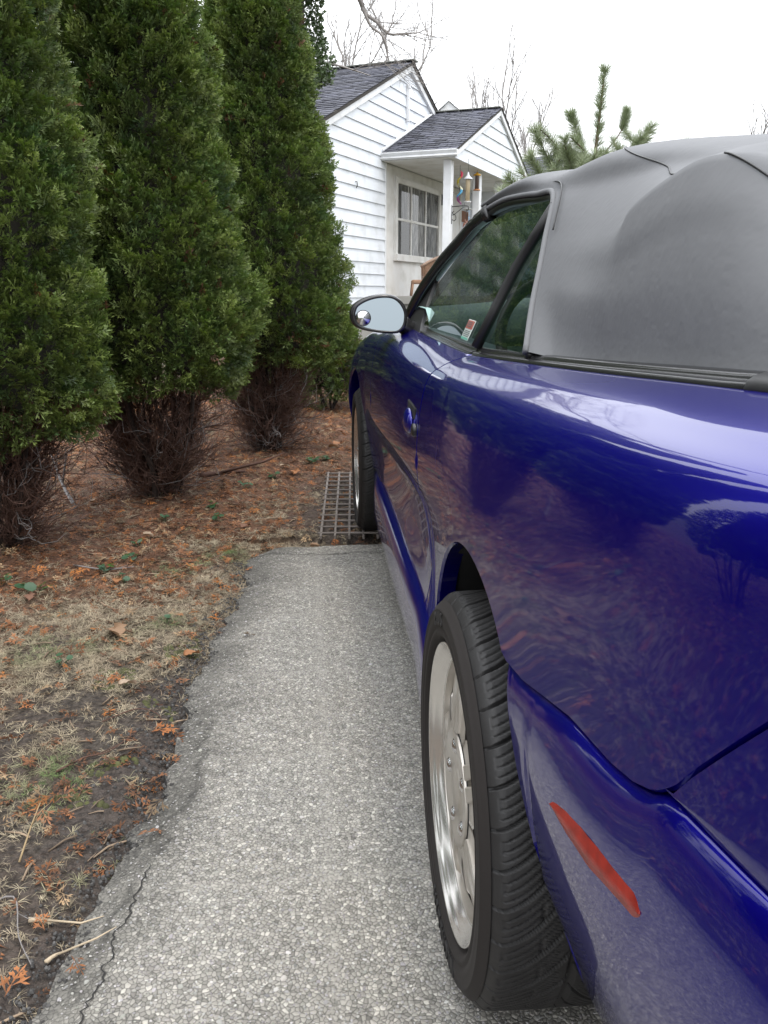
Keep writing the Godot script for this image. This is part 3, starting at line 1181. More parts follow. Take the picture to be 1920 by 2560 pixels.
# shingle courses laid on a slope from the eave (a to b) up to the ridge (c above a, d above b)
func shingles(st: SurfaceTool, a: Vector3, b: Vector3, c: Vector3, d: Vector3, course := 0.13, tab := 0.3):
	flat(st)
	var up := (c - a).length()
	var n := int(ceil(up / course))
	var nrm := (b - a).cross(c - a).normalized()
	if nrm.y < 0: nrm = -nrm
	for i in n:
		var t0 := float(i) / n
		var t1 := minf(1.0, (i + 1.06) / n)
		var A := a.lerp(c, t0)
		var B := b.lerp(d, t0)
		var A1 := a.lerp(c, t1)
		var B1 := b.lerp(d, t1)
		var len := (B - A).length()
		var m := int(ceil(len / tab)) + 1
		var shift := rng.randf() * 0.5 + (0.5 if i % 2 else 0.0)
		for k in m + 1:
			var s0 := clampf((k - shift) / float(m), 0, 1)
			var s1 := clampf((k + 1 - shift) / float(m) - 0.012 / len, 0, 1)
			if s1 - s0 < 0.004: continue
			var v := rng.randf_range(0.55, 1.0)
			if rng.randf() < 0.18: v *= 0.6
			st.set_color(Color(v, v, v * rng.randf_range(1.0, 1.06)))
			var lift := nrm * (0.011 + rng.randf() * 0.009)
			var p := A.lerp(B, s0)
			var q := A.lerp(B, s1)
			var p1 := A1.lerp(B1, s0)
			var q1 := A1.lerp(B1, s1)
			quad(st, p + lift, p1 + nrm * 0.004, q1 + nrm * 0.004, q + lift)
			quad(st, p, p + lift, q + lift, q)

func build_house():
	house_frame()
	var h := thing("white_house", "small white house with lapped siding, grey shingle roof and gabled front porch", "house", H)
	const AP := 1.09      # gable apex
	const EU := 2.20
	const HW := 3.58
	const AU := 3.74
	var sl := (AU - EU) / HW
	# solid walls behind the boards
	var st := mb()
	prism(st, [P(AP - HW + .1, -1.0, -.02), P(AP + HW - .1, -1.0, -.02), P(AP + HW - .1, EU, -.02), P(AP, AU - .05, -.02), P(AP - HW + .1, EU, -.02)], Vector3(0, 0, -.1))
	obj("gable_wall", st, M.white, h)
	st = mb()
	hx(st, AP - HW + .1, AP - HW + .22, -1.0, EU, -8.0, -.121)
	hx(st, AP + HW - .22, AP + HW - .1, -1.0, EU, -8.0, -.121)
	hx(st, AP - HW + .1, AP + HW - .1, -1.0, EU, -8.12, -8.0)
	obj("wall", st, M.siding, h)
	st = mb()
	hx(st, AP - HW + .06, AP + HW - .06, -1.0, -.62, -8.0, .03)
	obj("foundation", st, M.concrete, h)
	# boards on the gable, left of the porch corner and above its roof
	var e := 0.1885
	var k := 0
	var u := -0.565
	var prf := func(w: float) -> float: return 3.15 - absf(w - 2.42) * 0.408
	while u < AU - .12:
		var u1 := minf(u + e + .012, AU - .06)
		var wl0: float = AP - (AU - u) / sl + .1
		var wl1: float = AP - (AU - u1) / sl + .1
		wl0 = maxf(wl0, AP - HW + .1); wl1 = maxf(wl1, AP - HW + .1)
		var wr0: float = AP + (AU - u) / sl - .1
		var wr1: float = AP + (AU - u1) / sl - .1
		if u < 2.02:
			wr0 = 0.0; wr1 = 0.0
		elif u < 3.15:
			# up to the porch roof line
			wr0 = minf(wr0, 2.42 - (3.15 - u) / .408 + .05)
			wr1 = minf(wr1, 2.42 - (3.15 - minf(u1, 3.15)) / .408 + .05)
		if wr0 > wl0 + .02: board("siding_board", h, wl0, wr0, wl1, maxf(wr1, wl1 + .01), u, u1, 0.0)
		u += e
	st = mb()
	hx(st, -.002, .05, -.62, 2.0, -.005, .03)
	obj("corner_board", st, M.white, h)
	# rake boards and main roof
	st = mb()
	for s in [-1.0, 1.0]:
		var d := Vector3(-s, -sl, 0).normalized()
		var up := Vector3(-s * sl, 1, 0).normalized() if s > 0 else Vector3(sl, 1, 0).normalized()
		var nn := Vector3(-s * sl * -1.0, 1, 0)
		nn = Vector3(-d.y, d.x, 0)
		if nn.y < 0: nn = -nn
		var a := P(AP, AU, 0)
		var b := a + d * (HW / cos(atan(sl)) + .12)
		hexa(st, [a - nn * .12 + Vector3(0,0,.0), b - nn * .12, b - nn * .12 + Vector3(0,0,.06), a - nn * .12 + Vector3(0,0,.06), a + nn * .012, b + nn * .012, b + nn * .012 + Vector3(0,0,.06), a + nn * .012 + Vector3(0,0,.06)])
	obj("rake_board", st, M.white, h)
	st = mb()
	for s in [-1.0, 1.0]:
		var ev := P(AP + s * (HW + .12), AU - sl * (HW + .12) + .02, .075)
		var rg := P(AP, AU + .02, .075)
		var bk := Vector3(0, 0, -8.3)
		hexa(st, [ev - Vector3(0,.05,0), rg - Vector3(0,.05,0), rg - Vector3(0,.05,0) + bk, ev - Vector3(0,.05,0) + bk, ev, rg, rg + bk, ev + bk])
	obj("roof_deck", st, M.dim, h)
	st = mb()
	for s in [-1.0, 1.0]:
		var ev := P(AP + s * (HW + .14), AU - sl * (HW + .14) + .024, .09)
		var rg := P(AP, AU + .024, .09)
		shingles(st, ev, ev + Vector3(0, 0, -8.3), rg, rg + Vector3(0, 0, -8.3))
	tag(obj("roof_shingles", st, M.shingle, h), "", "", "", "stuff")
	st = mb()
	for i in 28: box(st, P(AP, AU + .035, .0 - i * .29), Vector3(.22, .016, .27), Basis(Vector3(0,0,1), 0.0))
	obj("ridge_cap", st, mat(L(.16,.165,.15), .9), h)
	st = mb()
	cbox(st, P(.96, 3.08, .045), Vector3(.05, .60, .05), .006)
	cbox(st, P(.965, 3.34, .06), Vector3(.075, .06, .04), .006)
	obj("gable_batten", st, M.white, h)
	# the porch wall: plain boards, window, door
	st = mb()
	hx(st, .05, 4.66, -.62, 2.0, -.10, .004)
	obj("porch_wall", st, M.porch, h)
	var wn := Node3D.new()
	wn.name = "window"
	h.add_child(wn, true)
	for q in [["frame", .44, .53, .44, 1.83], ["frame", 2.70, 2.80, .44, 1.83], ["frame", .53, 2.70, 1.735, 1.83], ["sill", .42, 2.82, .435, .552]]:
		st = mb()
		hx(st, q[1], q[2], q[3], q[4], .0, .05 if q[0] == "frame" else .085)
		obj(q[0], st, M.porch, wn)
	st = mb()
	hx(st, .53, 2.70, 1.122, 1.165, .002, .032); hx(st, 1.20, 1.235, .552, 1.735, .004, .036); hx(st, 1.955, 1.99, .552, 1.735, .004, .036)
	hx(st, 1.085, 1.105, 1.165, 1.735, .006, .02)
	obj("glazing_bar", st, M.porch, wn)
	for c in [[.53, 1.20], [1.235, 1.955], [1.99, 2.70]]:
		for r in [[.552, 1.122], [1.165, 1.735]]:
			st = mb()
			flat(st)
			quad(st, P(c[0], r[0], .018), P(c[1], r[0], .018), P(c[1], r[1], .018), P(c[0], r[1], .018))
			obj("pane", st, M.pane, wn)
	st = mb()
	hx(st, .5, 2.74, .5, 1.78, .005, .008, .001)
	obj("dark_room", st, mat(L(.03, .03, .028), .9), wn)
	for c in [[1.22, 2.72], [.53, 1.16]]:
		st = mb()
		var g := []
		for i in 61:
			var w := lerpf(c[0], c[1], i / 60.0)
			var r := .0125 + .0025 * sin(i * 1.3)
			g.append([P(w, .56 if c[0] > 1 else 1.16, r), P(w, 1.74, r)])
		grid(st, g)
		obj("curtain", st, lace(L(.24, .235, .22)) if c[0] > 1 else lace(L(.12, .12, .115)), wn)
	var dr := Node3D.new()
	dr.name = "door"
	h.add_child(dr, true)
	for q in [["frame", 3.06, 3.15, -.165, 1.98, .04], ["frame", 4.05, 4.14, -.165, 1.98, .04], ["frame", 3.15, 4.05, 1.89, 1.98, .04], ["leaf", 3.15, 4.05, -.165, 1.89, .02]]:
		st = mb()
		hx(st, q[1], q[2], q[3], q[4], .006, q[5])
		obj(q[0], st, M.porch, dr)
	# right of the door: boards
	u = -.565
	while u < 1.95:
		board("siding_board", h, 4.16, 4.70, 4.16, 4.70, u, minf(u + e + .01, 1.99), .006)
		u += e
	# the wall that closes the porch at its far end
	u = -.565
	while u < 1.95:
		var st2 := mb()
		var u1 := minf(u + e + .01, 1.995)
		hexa(st2, [P(4.74, u, .02), P(4.74, u, 1.0), P(4.724, u, 1.0), P(4.724, u, .02), P(4.74, u1, .02), P(4.74, u1, 1.0), P(4.737, u1, 1.0), P(4.737, u1, .02)])
		obj("siding_board", st2, M.siding, h)
		u += e
	# porch slab, ceiling, beams, posts
	st = mb()
	hx(st, .0, 4.9, -.30, -.165, .005, 1.30)
	obj("porch_slab", st, M.concrete, h)
	st = mb()
	hx(st, .05, 4.8, -1.0, -.301, .006, 1.2)
	obj("porch_base", st, M.concrete, h)
	st = mb()
	hx(st, -.10, 4.94, 2.0, 2.012, .02, 1.27)
	obj("porch_ceiling", st, M.porch, h)
	for w in [.08, 1.70, 3.13, 4.60]:
		st = mb()
		hx(st, w, w + .135, -.165, 1.999, 1.02, 1.155, .008)
		obj("porch_post", st, M.white, h)
	# porch gable
	const PA := 2.42
	const PF := 1.28
	const PE := 2.10
	var ps := (3.15 - PE) / (PA + .12)
	st = mb()
	prism(st, [P(-.10, 2.004, PF - .03), P(4.94, 2.004, PF - .03), P(4.94, PE, PF - .03), P(PA, 3.13, PF - .03), P(-.10, PE, PF - .03)], Vector3(0, 0, -.05))
	obj("porch_gable", st, M.white, h)
	u = 1.995
	while u < 3.08:
		var u1 := minf(u + .212, 3.12)
		var a0: float = PA - (3.13 - u) / ps + .02
		var a1: float = PA - (3.13 - u1) / ps + .02
		if u < 2.05: a0 = -.10
		board("siding_board", h, maxf(a0, -.10), minf(2 * PA - a0, 4.94), maxf(a1, -.10), minf(2 * PA - a1, 4.94), u, u1, PF - .028)
		u += .2
	st = mb()
	for s in [-1.0, 1.0]:
		var d := Vector3(-s, -ps, 0).normalized()
		var nn := Vector3(-d.y, d.x, 0)
		if nn.y < 0: nn = -nn
		var a := P(PA, 3.15, PF)
		var b := a + d * ((PA + .16) / cos(atan(ps)))
		hexa(st, [a - nn * .085 + Vector3(0,0,-.012), b - nn * .085 + Vector3(0,0,-.012), b - nn * .085 + Vector3(0,0,.03), a - nn * .085 + Vector3(0,0,.03), a + nn * .01 + Vector3(0,0,-.012), b + nn * .01 + Vector3(0,0,-.012), b + nn * .01 + Vector3(0,0,.03), a + nn * .01 + Vector3(0,0,.03)])
	obj("porch_rake_board", st, M.white, h)
	st = mb()
	for s in [-1.0, 1.0]:
		var ev := P(PA + s * (PA + .12), PE + .02, PF + .035)
		var rg := P(PA, 3.17, PF + .035)
		var bk := Vector3(0, 0, -PF - .02)
		hexa(st, [ev - Vector3(0,.03,0), rg - Vector3(0,.03,0), rg - Vector3(0,.03,0) + bk, ev - Vector3(0,.03,0) + bk, ev, rg, rg + bk, ev + bk])
	obj("porch_roof_deck", st, M.dim, h)
	st = mb()
	for s in [-1.0, 1.0]:
		var ev := P(PA + s * (PA + .14), PE + .018, PF + .045)
		var rg := P(PA, 3.176, PF + .045)
		shingles(st, ev, ev + Vector3(0, 0, -PF - .02), rg, rg + Vector3(0, 0, -PF - .02), .135, .29)
	tag(obj("porch_shingles", st, M.shingle, h), "", "", "", "stuff")
	st = mb()
	for i in 5: box(st, P(PA, 3.185, PF - .1 - i * .27), Vector3(.2, .016, .255))
	obj("porch_ridge_cap", st, mat(L(.16,.165,.15), .9), h)
	# flashing where the porch roof meets the wall, and the gutter
	st = mb()
	for s in [-1.0, 1.0]:
		tube(st, [P(PA + s * (PA + .12), PE + .06, .022), P(PA, 3.21, .022)], [.03, .03], 4)
	obj("flashing", st, M.white, h)
	st = mb()
	var g := []
	for r in [PF + .05, .0]:
		var row := []
		for q in [[-.02, .02], [-.02, -.085], [-.06, -.095], [-.095, -.07], [-.085, -.045], [-.115, .0], [-.115, .018], [-.108, .018], [-.108, .004]]: row.append(P(-.09 + q[0], PE + q[1], r))
		g.append(row)
	flat(st)
	for j in 8: quad(st, g[0][j], g[0][j + 1], g[1][j + 1], g[1][j])
	fan(st, g[0])
	obj("gutter", st, M.white, h)
	# small hook on the wall
	st = mb()
	tube(st, [P(-1.2, 1.56, .0), P(-1.2, 1.56, .05), P(-1.21, 1.50, .06), P(-1.2, 1.47, .04)], rad(.008, 4), 5)
	obj("wall_hook", st, M.iron, h)
	porch_things()

func lace(c: Color) -> StandardMaterial3D:
	var m := mat(c, .9)
	m.albedo_texture = noise_tex(noise(0.02, 5, FastNoiseLite.TYPE_SIMPLEX, 71), 256, [[0.0, Color(.25, .25, .25)], [.45, Color(.6, .6, .6)], [.7, Color(1, 1, 1)], [1.0, Color(1, 1, 1)]])
	tri_map(m, 1.0, false)
	m.uv1_scale = Vector3(2.2, .5, 2.2)
	return m

func hat(w: float, u: float, r: float) -> Transform3D: return H * Transform3D(Basis(), P(w, u, r))

func porch_things():
	# wicker chair seen from behind
	var c := thing("wicker_chair", "brown wicker armchair with a rounded back on the porch under the window", "chair", hat(.55, -.165, .56) * Transform3D(Basis(Vector3.UP, 0.42), Vector3.ZERO))
	var st := mb()
	for i in 19:
		var a := lerpf(-1.75, 1.75, i / 18.0)
		var top := .66 - .16 * pow(absf(a) / 1.75, 2.2)
		var r0 := .235
		var r1 := .275
		tube(st, [Vector3(sin(a) * r0, .20, cos(a) * r0), Vector3(sin(a) * r1, top, cos(a) * r1)], [.009, .009], 4)
	for k in 15:
		var pts := []
		for i in 25:
			var a := lerpf(-1.75, 1.75, i / 24.0)
			var top := .66 - .16 * pow(absf(a) / 1.75, 2.2)
			var y := lerpf(.2, top, k / 14.0)
			var r := lerpf(.237, .277, k / 14.0) + (.006 if (i + k) % 2 else -.006)
			pts.append(Vector3(sin(a) * r, y, cos(a) * r))
		tube(st, pts, rad(.011 if k < 9 else .014, 25), 4)
	obj("woven_back", st, M.wicker, c)
	st = mb()
	var rim := []
	for i in 25:
		var a := lerpf(-1.8, 1.8, i / 24.0)
		rim.append(Vector3(sin(a) * .29, .675 - .16 * pow(absf(a) / 1.75, 2.2), cos(a) * .29))
	tube(st, rim, rad(.024, 25), 7)
	obj("top_rail", st, mat(L(.36, .25, .19), .7), c)
	st = mb()
	cbox(st, Vector3(0, .24, -.02), Vector3(.46, .07, .44), .02)
	obj("seat", st, M.wicker, c)
	for q in [[-.2, .2], [.2, .2], [-.2, -.22], [.2, -.22]]:
		st = mb()
		tube(st, [Vector3(q[0], .24, q[1]), Vector3(q[0] * 1.1, 0, q[1] * 1.12)], [.018, .014], 6)
		obj("leg", st, M.wicker, c)
	# bird feeders
	var f := thing("bird_feeder", "grey tube bird feeder with a white cone cap hanging from the porch gable", "bird feeder", hat(.42, 1.20, 1.34))
	for q in [["cap", [[.0,.64],[.012,.63],[.02,.59],[.045,.555],[.075,.535],[.08,.52],[.0,.525]], mat(L(.5,.5,.54), .4)], ["tube", [[.038,.53],[.038,.17],[.0,.17]], mat(L(.42,.34,.22), .5)], ["base", [[.0,.18],[.062,.175],[.064,.155],[.05,.145],[.05,.06],[.0,.06]], mat(L(.4,.4,.4), .5)], ["tray", [[.0,.06],[.075,.055],[.075,.04],[.0,.04]], mat(L(.3,.3,.28), .5)]]:
		st = mb()
		lathe(st, q[1], 18)
		obj(q[0], st, q[2], f)
	st = mb()
	tube(st, [Vector3(0, .62, 0), Vector3(0, .84, 0)], [.003, .003], 4)
	obj("wire", st, M.iron, f)
	f = thing("bird_feeder", "dark tube bird feeder with yellow roof and orange tray in the porch", "bird feeder", hat(1.48, 1.66, 1.17))
	for q in [["cap", [[.0,.31],[.015,.30],[.03,.285],[.066,.265],[.068,.25],[.0,.25]], mat(L(.62,.33,.02), .4)], ["tube", [[.034,.25],[.034,.02],[.0,.02]], mat(L(.09,.06,.05), .4)], ["tray", [[.0,.022],[.06,.02],[.062,.0],[.0,.0]], mat(L(.4,.17,.06), .5)]]:
		st = mb()
		lathe(st, q[1], 18)
		obj(q[0], st, q[2], f)
	st = mb()
	tube(st, [Vector3(0, .3, 0), Vector3(0, .35, 0)], [.003, .003], 4)
	obj("wire", st, M.iron, f)
	# spiral wind spinner
	var s := thing("wind_spinner", "twisted red, yellow and blue ribbon wind spinner hanging beside the porch post", "wind spinner", hat(.72, 1.40, 1.1))
	var cols := [L(.5,.03,.07), L(.5,.42,.06), L(.6,.58,.4), L(.06,.3,.5), L(.4,.12,.3)]
	for k in 5:
		st = mb()
		var g := []
		for i in 9:
			var t := (k + i / 8.0) / 5.0
			var a := t * 13.0
			var y := .52 * (1.0 - t)
			g.append([Vector3(cos(a) * .012, y, sin(a) * .012), Vector3(cos(a) * .055, y - .012, sin(a) * .055), Vector3(cos(a) * .05, y - .045, sin(a) * .05)])
		grid(st, g)
		obj("ribbon", st, mat(cols[k], .5), s)
	st = mb()
	tube(st, [Vector3(0, 0, 0), Vector3(0, .59, 0)], [.003, .003], 4)
	obj("cord", st, M.iron, s)
	# scrolled iron bracket on the post
	var b := thing("plant_bracket", "black scrolled iron hook bracket on the front porch post", "bracket", hat(.15, 1.05, 1.158))
	st = mb()
	tube(st, [Vector3(0, -.05, .0), Vector3(0, .25, .0)], [.008, .008], 5)
	tube(st, smooth_line([Vector3(0, .22, .0), Vector3(0, .23, .15), Vector3(0, .225, .27), Vector3(0, .19, .29), Vector3(0, .16, .27), Vector3(0, .175, .25)], 4), rad(.008, 21), 5)
	tube(st, smooth_line([Vector3(0, .21, .2), Vector3(0, .14, .10), Vector3(0, .10, .04), Vector3(0, .13, .01), Vector3(0, .15, .04)], 4), rad(.006, 17), 5)
	tube(st, smooth_line([Vector3(0, .09, .01), Vector3(0, .09, .06), Vector3(0, .03, .075), Vector3(0, .0, .04), Vector3(0, .02, .01)], 4), rad(.006, 17), 5)
	obj("iron_scroll", st, M.iron, b)
	var o := thing("hanging_ornament", "brown and white hanging ornament with two pointed ears under the iron bracket", "ornament", hat(.15, .80, 1.41))
	st = mb()
	lathe(st, [[.0,.0],[.045,.01],[.06,.06],[.075,.14],[.07,.2],[.03,.23],[.0,.235]], 14, Transform3D(Basis().scaled(Vector3(1.1, 1, .7)), Vector3.ZERO))
	tube(st, [Vector3(-.045, .2, 0), Vector3(-.06, .27, 0)], [.022, .004], 5)
	tube(st, [Vector3(.045, .2, 0), Vector3(.06, .27, 0)], [.022, .004], 5)
	obj("head", st, mat(L(.13, .05, .03), .6), o)
	st = mb()
	tube(st, [Vector3(-.01, .19, .052), Vector3(-.012, .1, .058), Vector3(-.01, .01, .045)], [.016, .022, .03], 6)
	obj("white_blaze", st, mat(L(.6, .58, .55), .6), o)
	st = mb()
	tube(st, [Vector3(0, .22, 0), Vector3(0, .42, .0)], [.003, .003], 4)
	obj("cord", st, M.iron, o)
	o = thing("wall_lantern", "black wall lantern beside the front door on the porch", "lantern", hat(2.93, 1.56, .01))
	st = mb()
	lathe(st, [[.0,.0],[.03,.02],[.05,.06],[.055,.16],[.07,.17],[.03,.22],[.0,.24]], 6, Transform3D(Basis(), Vector3(0, 0, .1)))
	tube(st, [Vector3(0, .12, .0), Vector3(0, .26, .06), Vector3(0, .24, .1)], rad(.012, 3), 5)
	cbox(st, Vector3(0, .12, .005), Vector3(.1, .2, .02), .004)
	obj("lantern_body", st, M.iron, o)
	o = thing("brown_plaque", "plain brown board hung on the porch wall beyond the posts", "plaque", hat(4.36, 1.36, .025))
	st = mb()
	cbox(st, Vector3(0, .11, .01), Vector3(.42, .22, .03), .008)
	obj("board", st, mat(L(.22, .11, .07), .8), o)

func simple_house(called: String, label: String, ax: Vector3, yaw: float, hw: float, eave: float, apex: float, depth: float, wallc: Color, y0 := 0.0):
	var h := thing(called, label, "house", Transform3D(Basis(Vector3.UP, yaw), ax))
	var wm := mat(wallc, .6)
	var st := mb()
	prism(st, [Vector3(-hw, y0, 0), Vector3(hw, y0, 0), Vector3(hw, eave, 0), Vector3(0, apex, 0), Vector3(-hw, eave, 0)], Vector3(0, 0, -depth))
	obj("wall", st, wm, h)
	var n := int((apex - 1.0) / .2)
	for i in n:
		var u := 1.0 + i * .2
		var half: float = hw if u < eave else hw * (apex - u) / (apex - eave)
		var u1 := u + .21
		var half1: float = hw if u1 < eave else maxf(hw * (apex - u1) / (apex - eave), .02)
		st = mb()
		hexa(st, [Vector3(-half, u, .002), Vector3(half, u, .002), Vector3(half, u, .03), Vector3(-half, u, .03), Vector3(-half1, u1, .002), Vector3(half1, u1, .002), Vector3(half1, u1, .006), Vector3(-half1, u1, .006)])
		obj("siding_board", st, wm, h)
	var s := (apex - eave) / hw
	st = mb()
	for q in [-1.0, 1.0]:
		var a := Vector3(0, apex + .05, .3)
		var b := Vector3(q * (hw + .3), eave - s * .3 + .05, .3)
		hexa(st, [a - Vector3(0,.3,0), b - Vector3(0,.3,0), b - Vector3(0,.3,.3), a - Vector3(0,.3,.3), a, b, b - Vector3(0,0,.3), a - Vector3(0,0,.3)])
	obj("barge_board", st, M.white, h)
	st = mb()
	for q in [-1.0, 1.0]:
		var a := Vector3(0, apex + .06, .36)
		var b := Vector3(q * (hw + .36), eave - s * .36 + .06, .36)
		shingles(st, b, b + Vector3(0, 0, -depth - .5), a, a + Vector3(0, 0, -depth - .5), .2, .5)
	tag(obj("roof_shingles", st, M.shingle, h), "", "", "", "stuff")
	return h

# ---------------------------------------------------------------- plants
# a flat spray of scale foliage, 1 long, growing along +y
func spray_mesh(sd: int, n := 5) -> ArrayMesh:
	var r := RandomNumberGenerator.new()
	r.seed = sd
	var st := mb()
	flat(st)
	var blade := func(a: Vector3, b: Vector3, w: float, sh: float):
		var d := (b - a).normalized()
		var s := Vector3(-d.y, d.x, 0.0) * w
		s.z = r.randf_range(-.5, .5) * w
		var m := a.lerp(b, .6)
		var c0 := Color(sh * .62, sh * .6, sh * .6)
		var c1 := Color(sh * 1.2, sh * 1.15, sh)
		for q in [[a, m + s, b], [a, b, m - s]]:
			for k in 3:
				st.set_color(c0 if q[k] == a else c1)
				st.add_vertex(q[k])
	var bend := r.randf_range(-.35, .35)
	var at_ := func(t: float) -> Vector3: return Vector3(bend * t * t * .5, t, -.25 * t * t)
	for k in 3: blade.call(at_.call(k / 3.0), at_.call((k + 1.2) / 3.0), .034, .6 + .25 * k)
	for k in n:
		var t := .10 + .80 * k / n
		for s in [-1.0, 1.0]:
			if r.randf() < .12: continue
			var ln := (.62 * (1.0 - t * .62)) * r.randf_range(.65, 1.15)
			var a: Vector3 = at_.call(t)
			var d := Vector3(s * r.randf_range(.55, .95), r.randf_range(.55, 1.0), r.randf_range(-.45, .25)).normalized()
			blade.call(a, a + d * ln, .042, .55 + .5 * t)
			var q := a + d * ln * .42
			var d2: Vector3 = (d + Vector3(-d.y, d.x, 0) * (-.9 * s) + Vector3(0, 0, r.randf_range(-.5, .3))).normalized()
			blade.call(q, q + d2 * ln * r.randf_range(.4, .6), .038, .6 + .5 * t)
			if r.randf() < .6:
				d2 = (d + Vector3(-d.y, d.x, 0) * (.9 * s) + Vector3(0, 0, r.randf_range(-.5, .3))).normalized()
				blade.call(q, q + d2 * ln * r.randf_range(.3, .5), .036, .6 + .4 * t)
	st.generate_normals()
	return st.commit()

func dirs(up: Vector3, roll: float) -> Basis:
	var y := up.normalized()
	var x := y.cross(Vector3.UP)
	if x.length() < .05: x = Vector3.RIGHT
	x = x.normalized()
	var z := x.cross(y)
	return Basis(x * cos(roll) + z * sin(roll), y, (z * cos(roll) - x * sin(roll))).orthonormalized()

var sprays := []

# prof: [[height, radius], ...]
func arborvitae(label: String, p: Vector3, prof: Array, n: int, sd: int, stems := 11, twigs := 130, bottom := .62):
	rng.seed = sd
	var tr := thing("arborvitae", label, "evergreen tree", at(p.x, 0, p.z), "arborvitae in the hedge row")
	var hmax: float = prof[-1][0]
	# inner mass of dead foliage
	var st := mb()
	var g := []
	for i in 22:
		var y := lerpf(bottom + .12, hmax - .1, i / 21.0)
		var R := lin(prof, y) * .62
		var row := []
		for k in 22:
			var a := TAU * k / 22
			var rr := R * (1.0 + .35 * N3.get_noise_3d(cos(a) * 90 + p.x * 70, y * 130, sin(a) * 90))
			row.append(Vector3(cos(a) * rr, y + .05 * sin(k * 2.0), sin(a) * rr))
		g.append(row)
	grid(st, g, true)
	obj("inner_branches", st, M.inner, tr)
	# stems
	for k in stems:
		var a := TAU * k / stems + rng.randf() * .5
		var lean := rng.randf_range(.05, .30)
		var r0 := rng.randf_range(.01, .09)
		var pts := [Vector3(cos(a) * r0, -.02, sin(a) * r0)]
		var rr := [rng.randf_range(.008, .018)]
		for j in 4:
			var t := (j + 1) / 4.0
			pts.append(Vector3(cos(a + rng.randf_range(-.2, .2)) * (r0 + lean * t), t * rng.randf_range(.8, 1.0) * (bottom + .4), sin(a + rng.randf_range(-.2, .2)) * (r0 + lean * t)))
			rr.append(rr[0] * (1 - .55 * t))
		st = mb()
		tube(st, smooth_line(pts, 3), smooth_line(rr, 3), 7)
		obj("stem", st, M.bark, tr)
	# bare dead twigs under the crown
	var dark := mb()
	var pale := mb()
	for k in twigs:
		st = pale if k % 14 == 0 else dark
		var a := rng.randf() * TAU
		var y0 := rng.randf_range(.03, .5)
		var r0 := rng.randf_range(.01, .11) + y0 * .2
		var b := Vector3(cos(a) * r0, y0, sin(a) * r0)
		var d := Vector3(cos(a + rng.randf_range(-1.1, 1.1)), rng.randf_range(-.1, 1.5), sin(a + rng.randf_range(-1.1, 1.1))).normalized()
		var ln := rng.randf_range(.10, .30)
		var pts := [b]
		for j in 4:
			d = (d + Vector3(rng.randf_range(-.5, .5), rng.randf_range(-.35, .45), rng.randf_range(-.5, .5))).normalized()
			pts.append(pts[-1] + d * ln / 4)
		var w := rng.randf_range(.0015, .0036)
		tube(st, pts, [w, w * .9, w * .75, w * .6, w * .3], 3, false)
		for j in range(1, 5):
			if rng.randf() < .75:
				var d2 := (d + Vector3(rng.randf_range(-1, 1), rng.randf_range(-.3, .8), rng.randf_range(-1, 1))).normalized()
				var q: Vector3 = pts[j]
				tube(st, [q, q + d2 * ln * .22, q + (d2 + Vector3(0, .3, 0)) * ln * .38], [w * .6, w * .5, w * .25], 3, false)
	tag(obj("dead_twigs", dark, M.twig, tr), "", "", "", "stuff")
	tag(obj("pale_twigs", pale, M.greytwig, tr), "", "", "", "stuff")
	# dead brown sprays still hanging under the crown
	var bx := []
	var bc := []
	for i in twigs / 2:
		var y := rng.randf_range(.12, bottom + .15)
		var a := rng.randf() * TAU
		var r := (.06 + .30 * y) * sqrt(rng.randf())
		var b := dirs(Vector3(cos(a), rng.randf_range(-.9, .6), sin(a)), rng.randf() * TAU)
		var sc := rng.randf_range(.04, .08)
		bx.append(Transform3D(Basis(b.x * sc, b.y * sc, b.z * sc), Vector3(cos(a) * r, y, sin(a) * r)))
		bc.append(Color(.13, .055, .032) * rng.randf_range(.5, 1.2))
	tag(multi("dead_sprays", sprays[1], M.litter, bx, bc, tr), "", "", "", "stuff")
	# sprays
	var xs := [[], [], []]
	var cs := [[], [], []]
	for i in n:
		var y := bottom - .12 + (hmax - bottom + .12) * pow(rng.randf(), 1.12)
		var a := rng.randf() * TAU
		var R := lin(prof, y)
		var lump := N3.get_noise_3d(cos(a) * R * 240 + p.x * 100, y * 200 + sd * 37, sin(a) * R * 240 + p.z * 100)
		var fine := N3.get_noise_3d(cos(a) * R * 700 + 31, y * 620 + sd * 11, sin(a) * R * 700)
		var dep := rng.randf()
		if lump < -.25 and rng.randf() < .35: continue
		var rr: float = R * (1.0 + .26 * lump + .12 * fine) * lerpf(1.0, .60, dep * dep)
		var yy: float = y + .05 * lump
		# ragged lower edge
		if yy < bottom + .10 * N3.get_noise_2d(a * 60, sd * 50.0): continue
		var pos := Vector3(cos(a) * rr, yy, sin(a) * rr)
		var up := Vector3(cos(a + rng.randf_range(-.6, .6)), rng.randf_range(.15, 1.5) - (.6 if y < bottom + .25 else 0.0), sin(a + rng.randf_range(-.6, .6)))
		var b := dirs(up, rng.randf_range(-1.4, 1.4) + (PI / 2 if rng.randf() < .5 else 0.0))
		var sc := rng.randf_range(.05, .088)
		var k := rng.randi() % 3
		xs[k].append(Transform3D(b.scaled(Vector3.ONE * sc) if false else Basis(b.x * sc, b.y * sc, b.z * sc), pos - b.y * sc * .45))
		var v := rng.randf_range(.75, 1.2) * (1.0 + .35 * lump)
		var yel := clampf(.5 + .6 * fine + rng.randf_range(-.25, .25), 0, 1)
		var c := Color(lerpf(.055, .175, yel) * v, lerpf(.105, .225, yel) * v, lerpf(.034, .055, yel) * v)
		var brown := .012 + .10 * smoothstep(bottom + .45, bottom, y) * (1.0 if dep > .5 else .25)
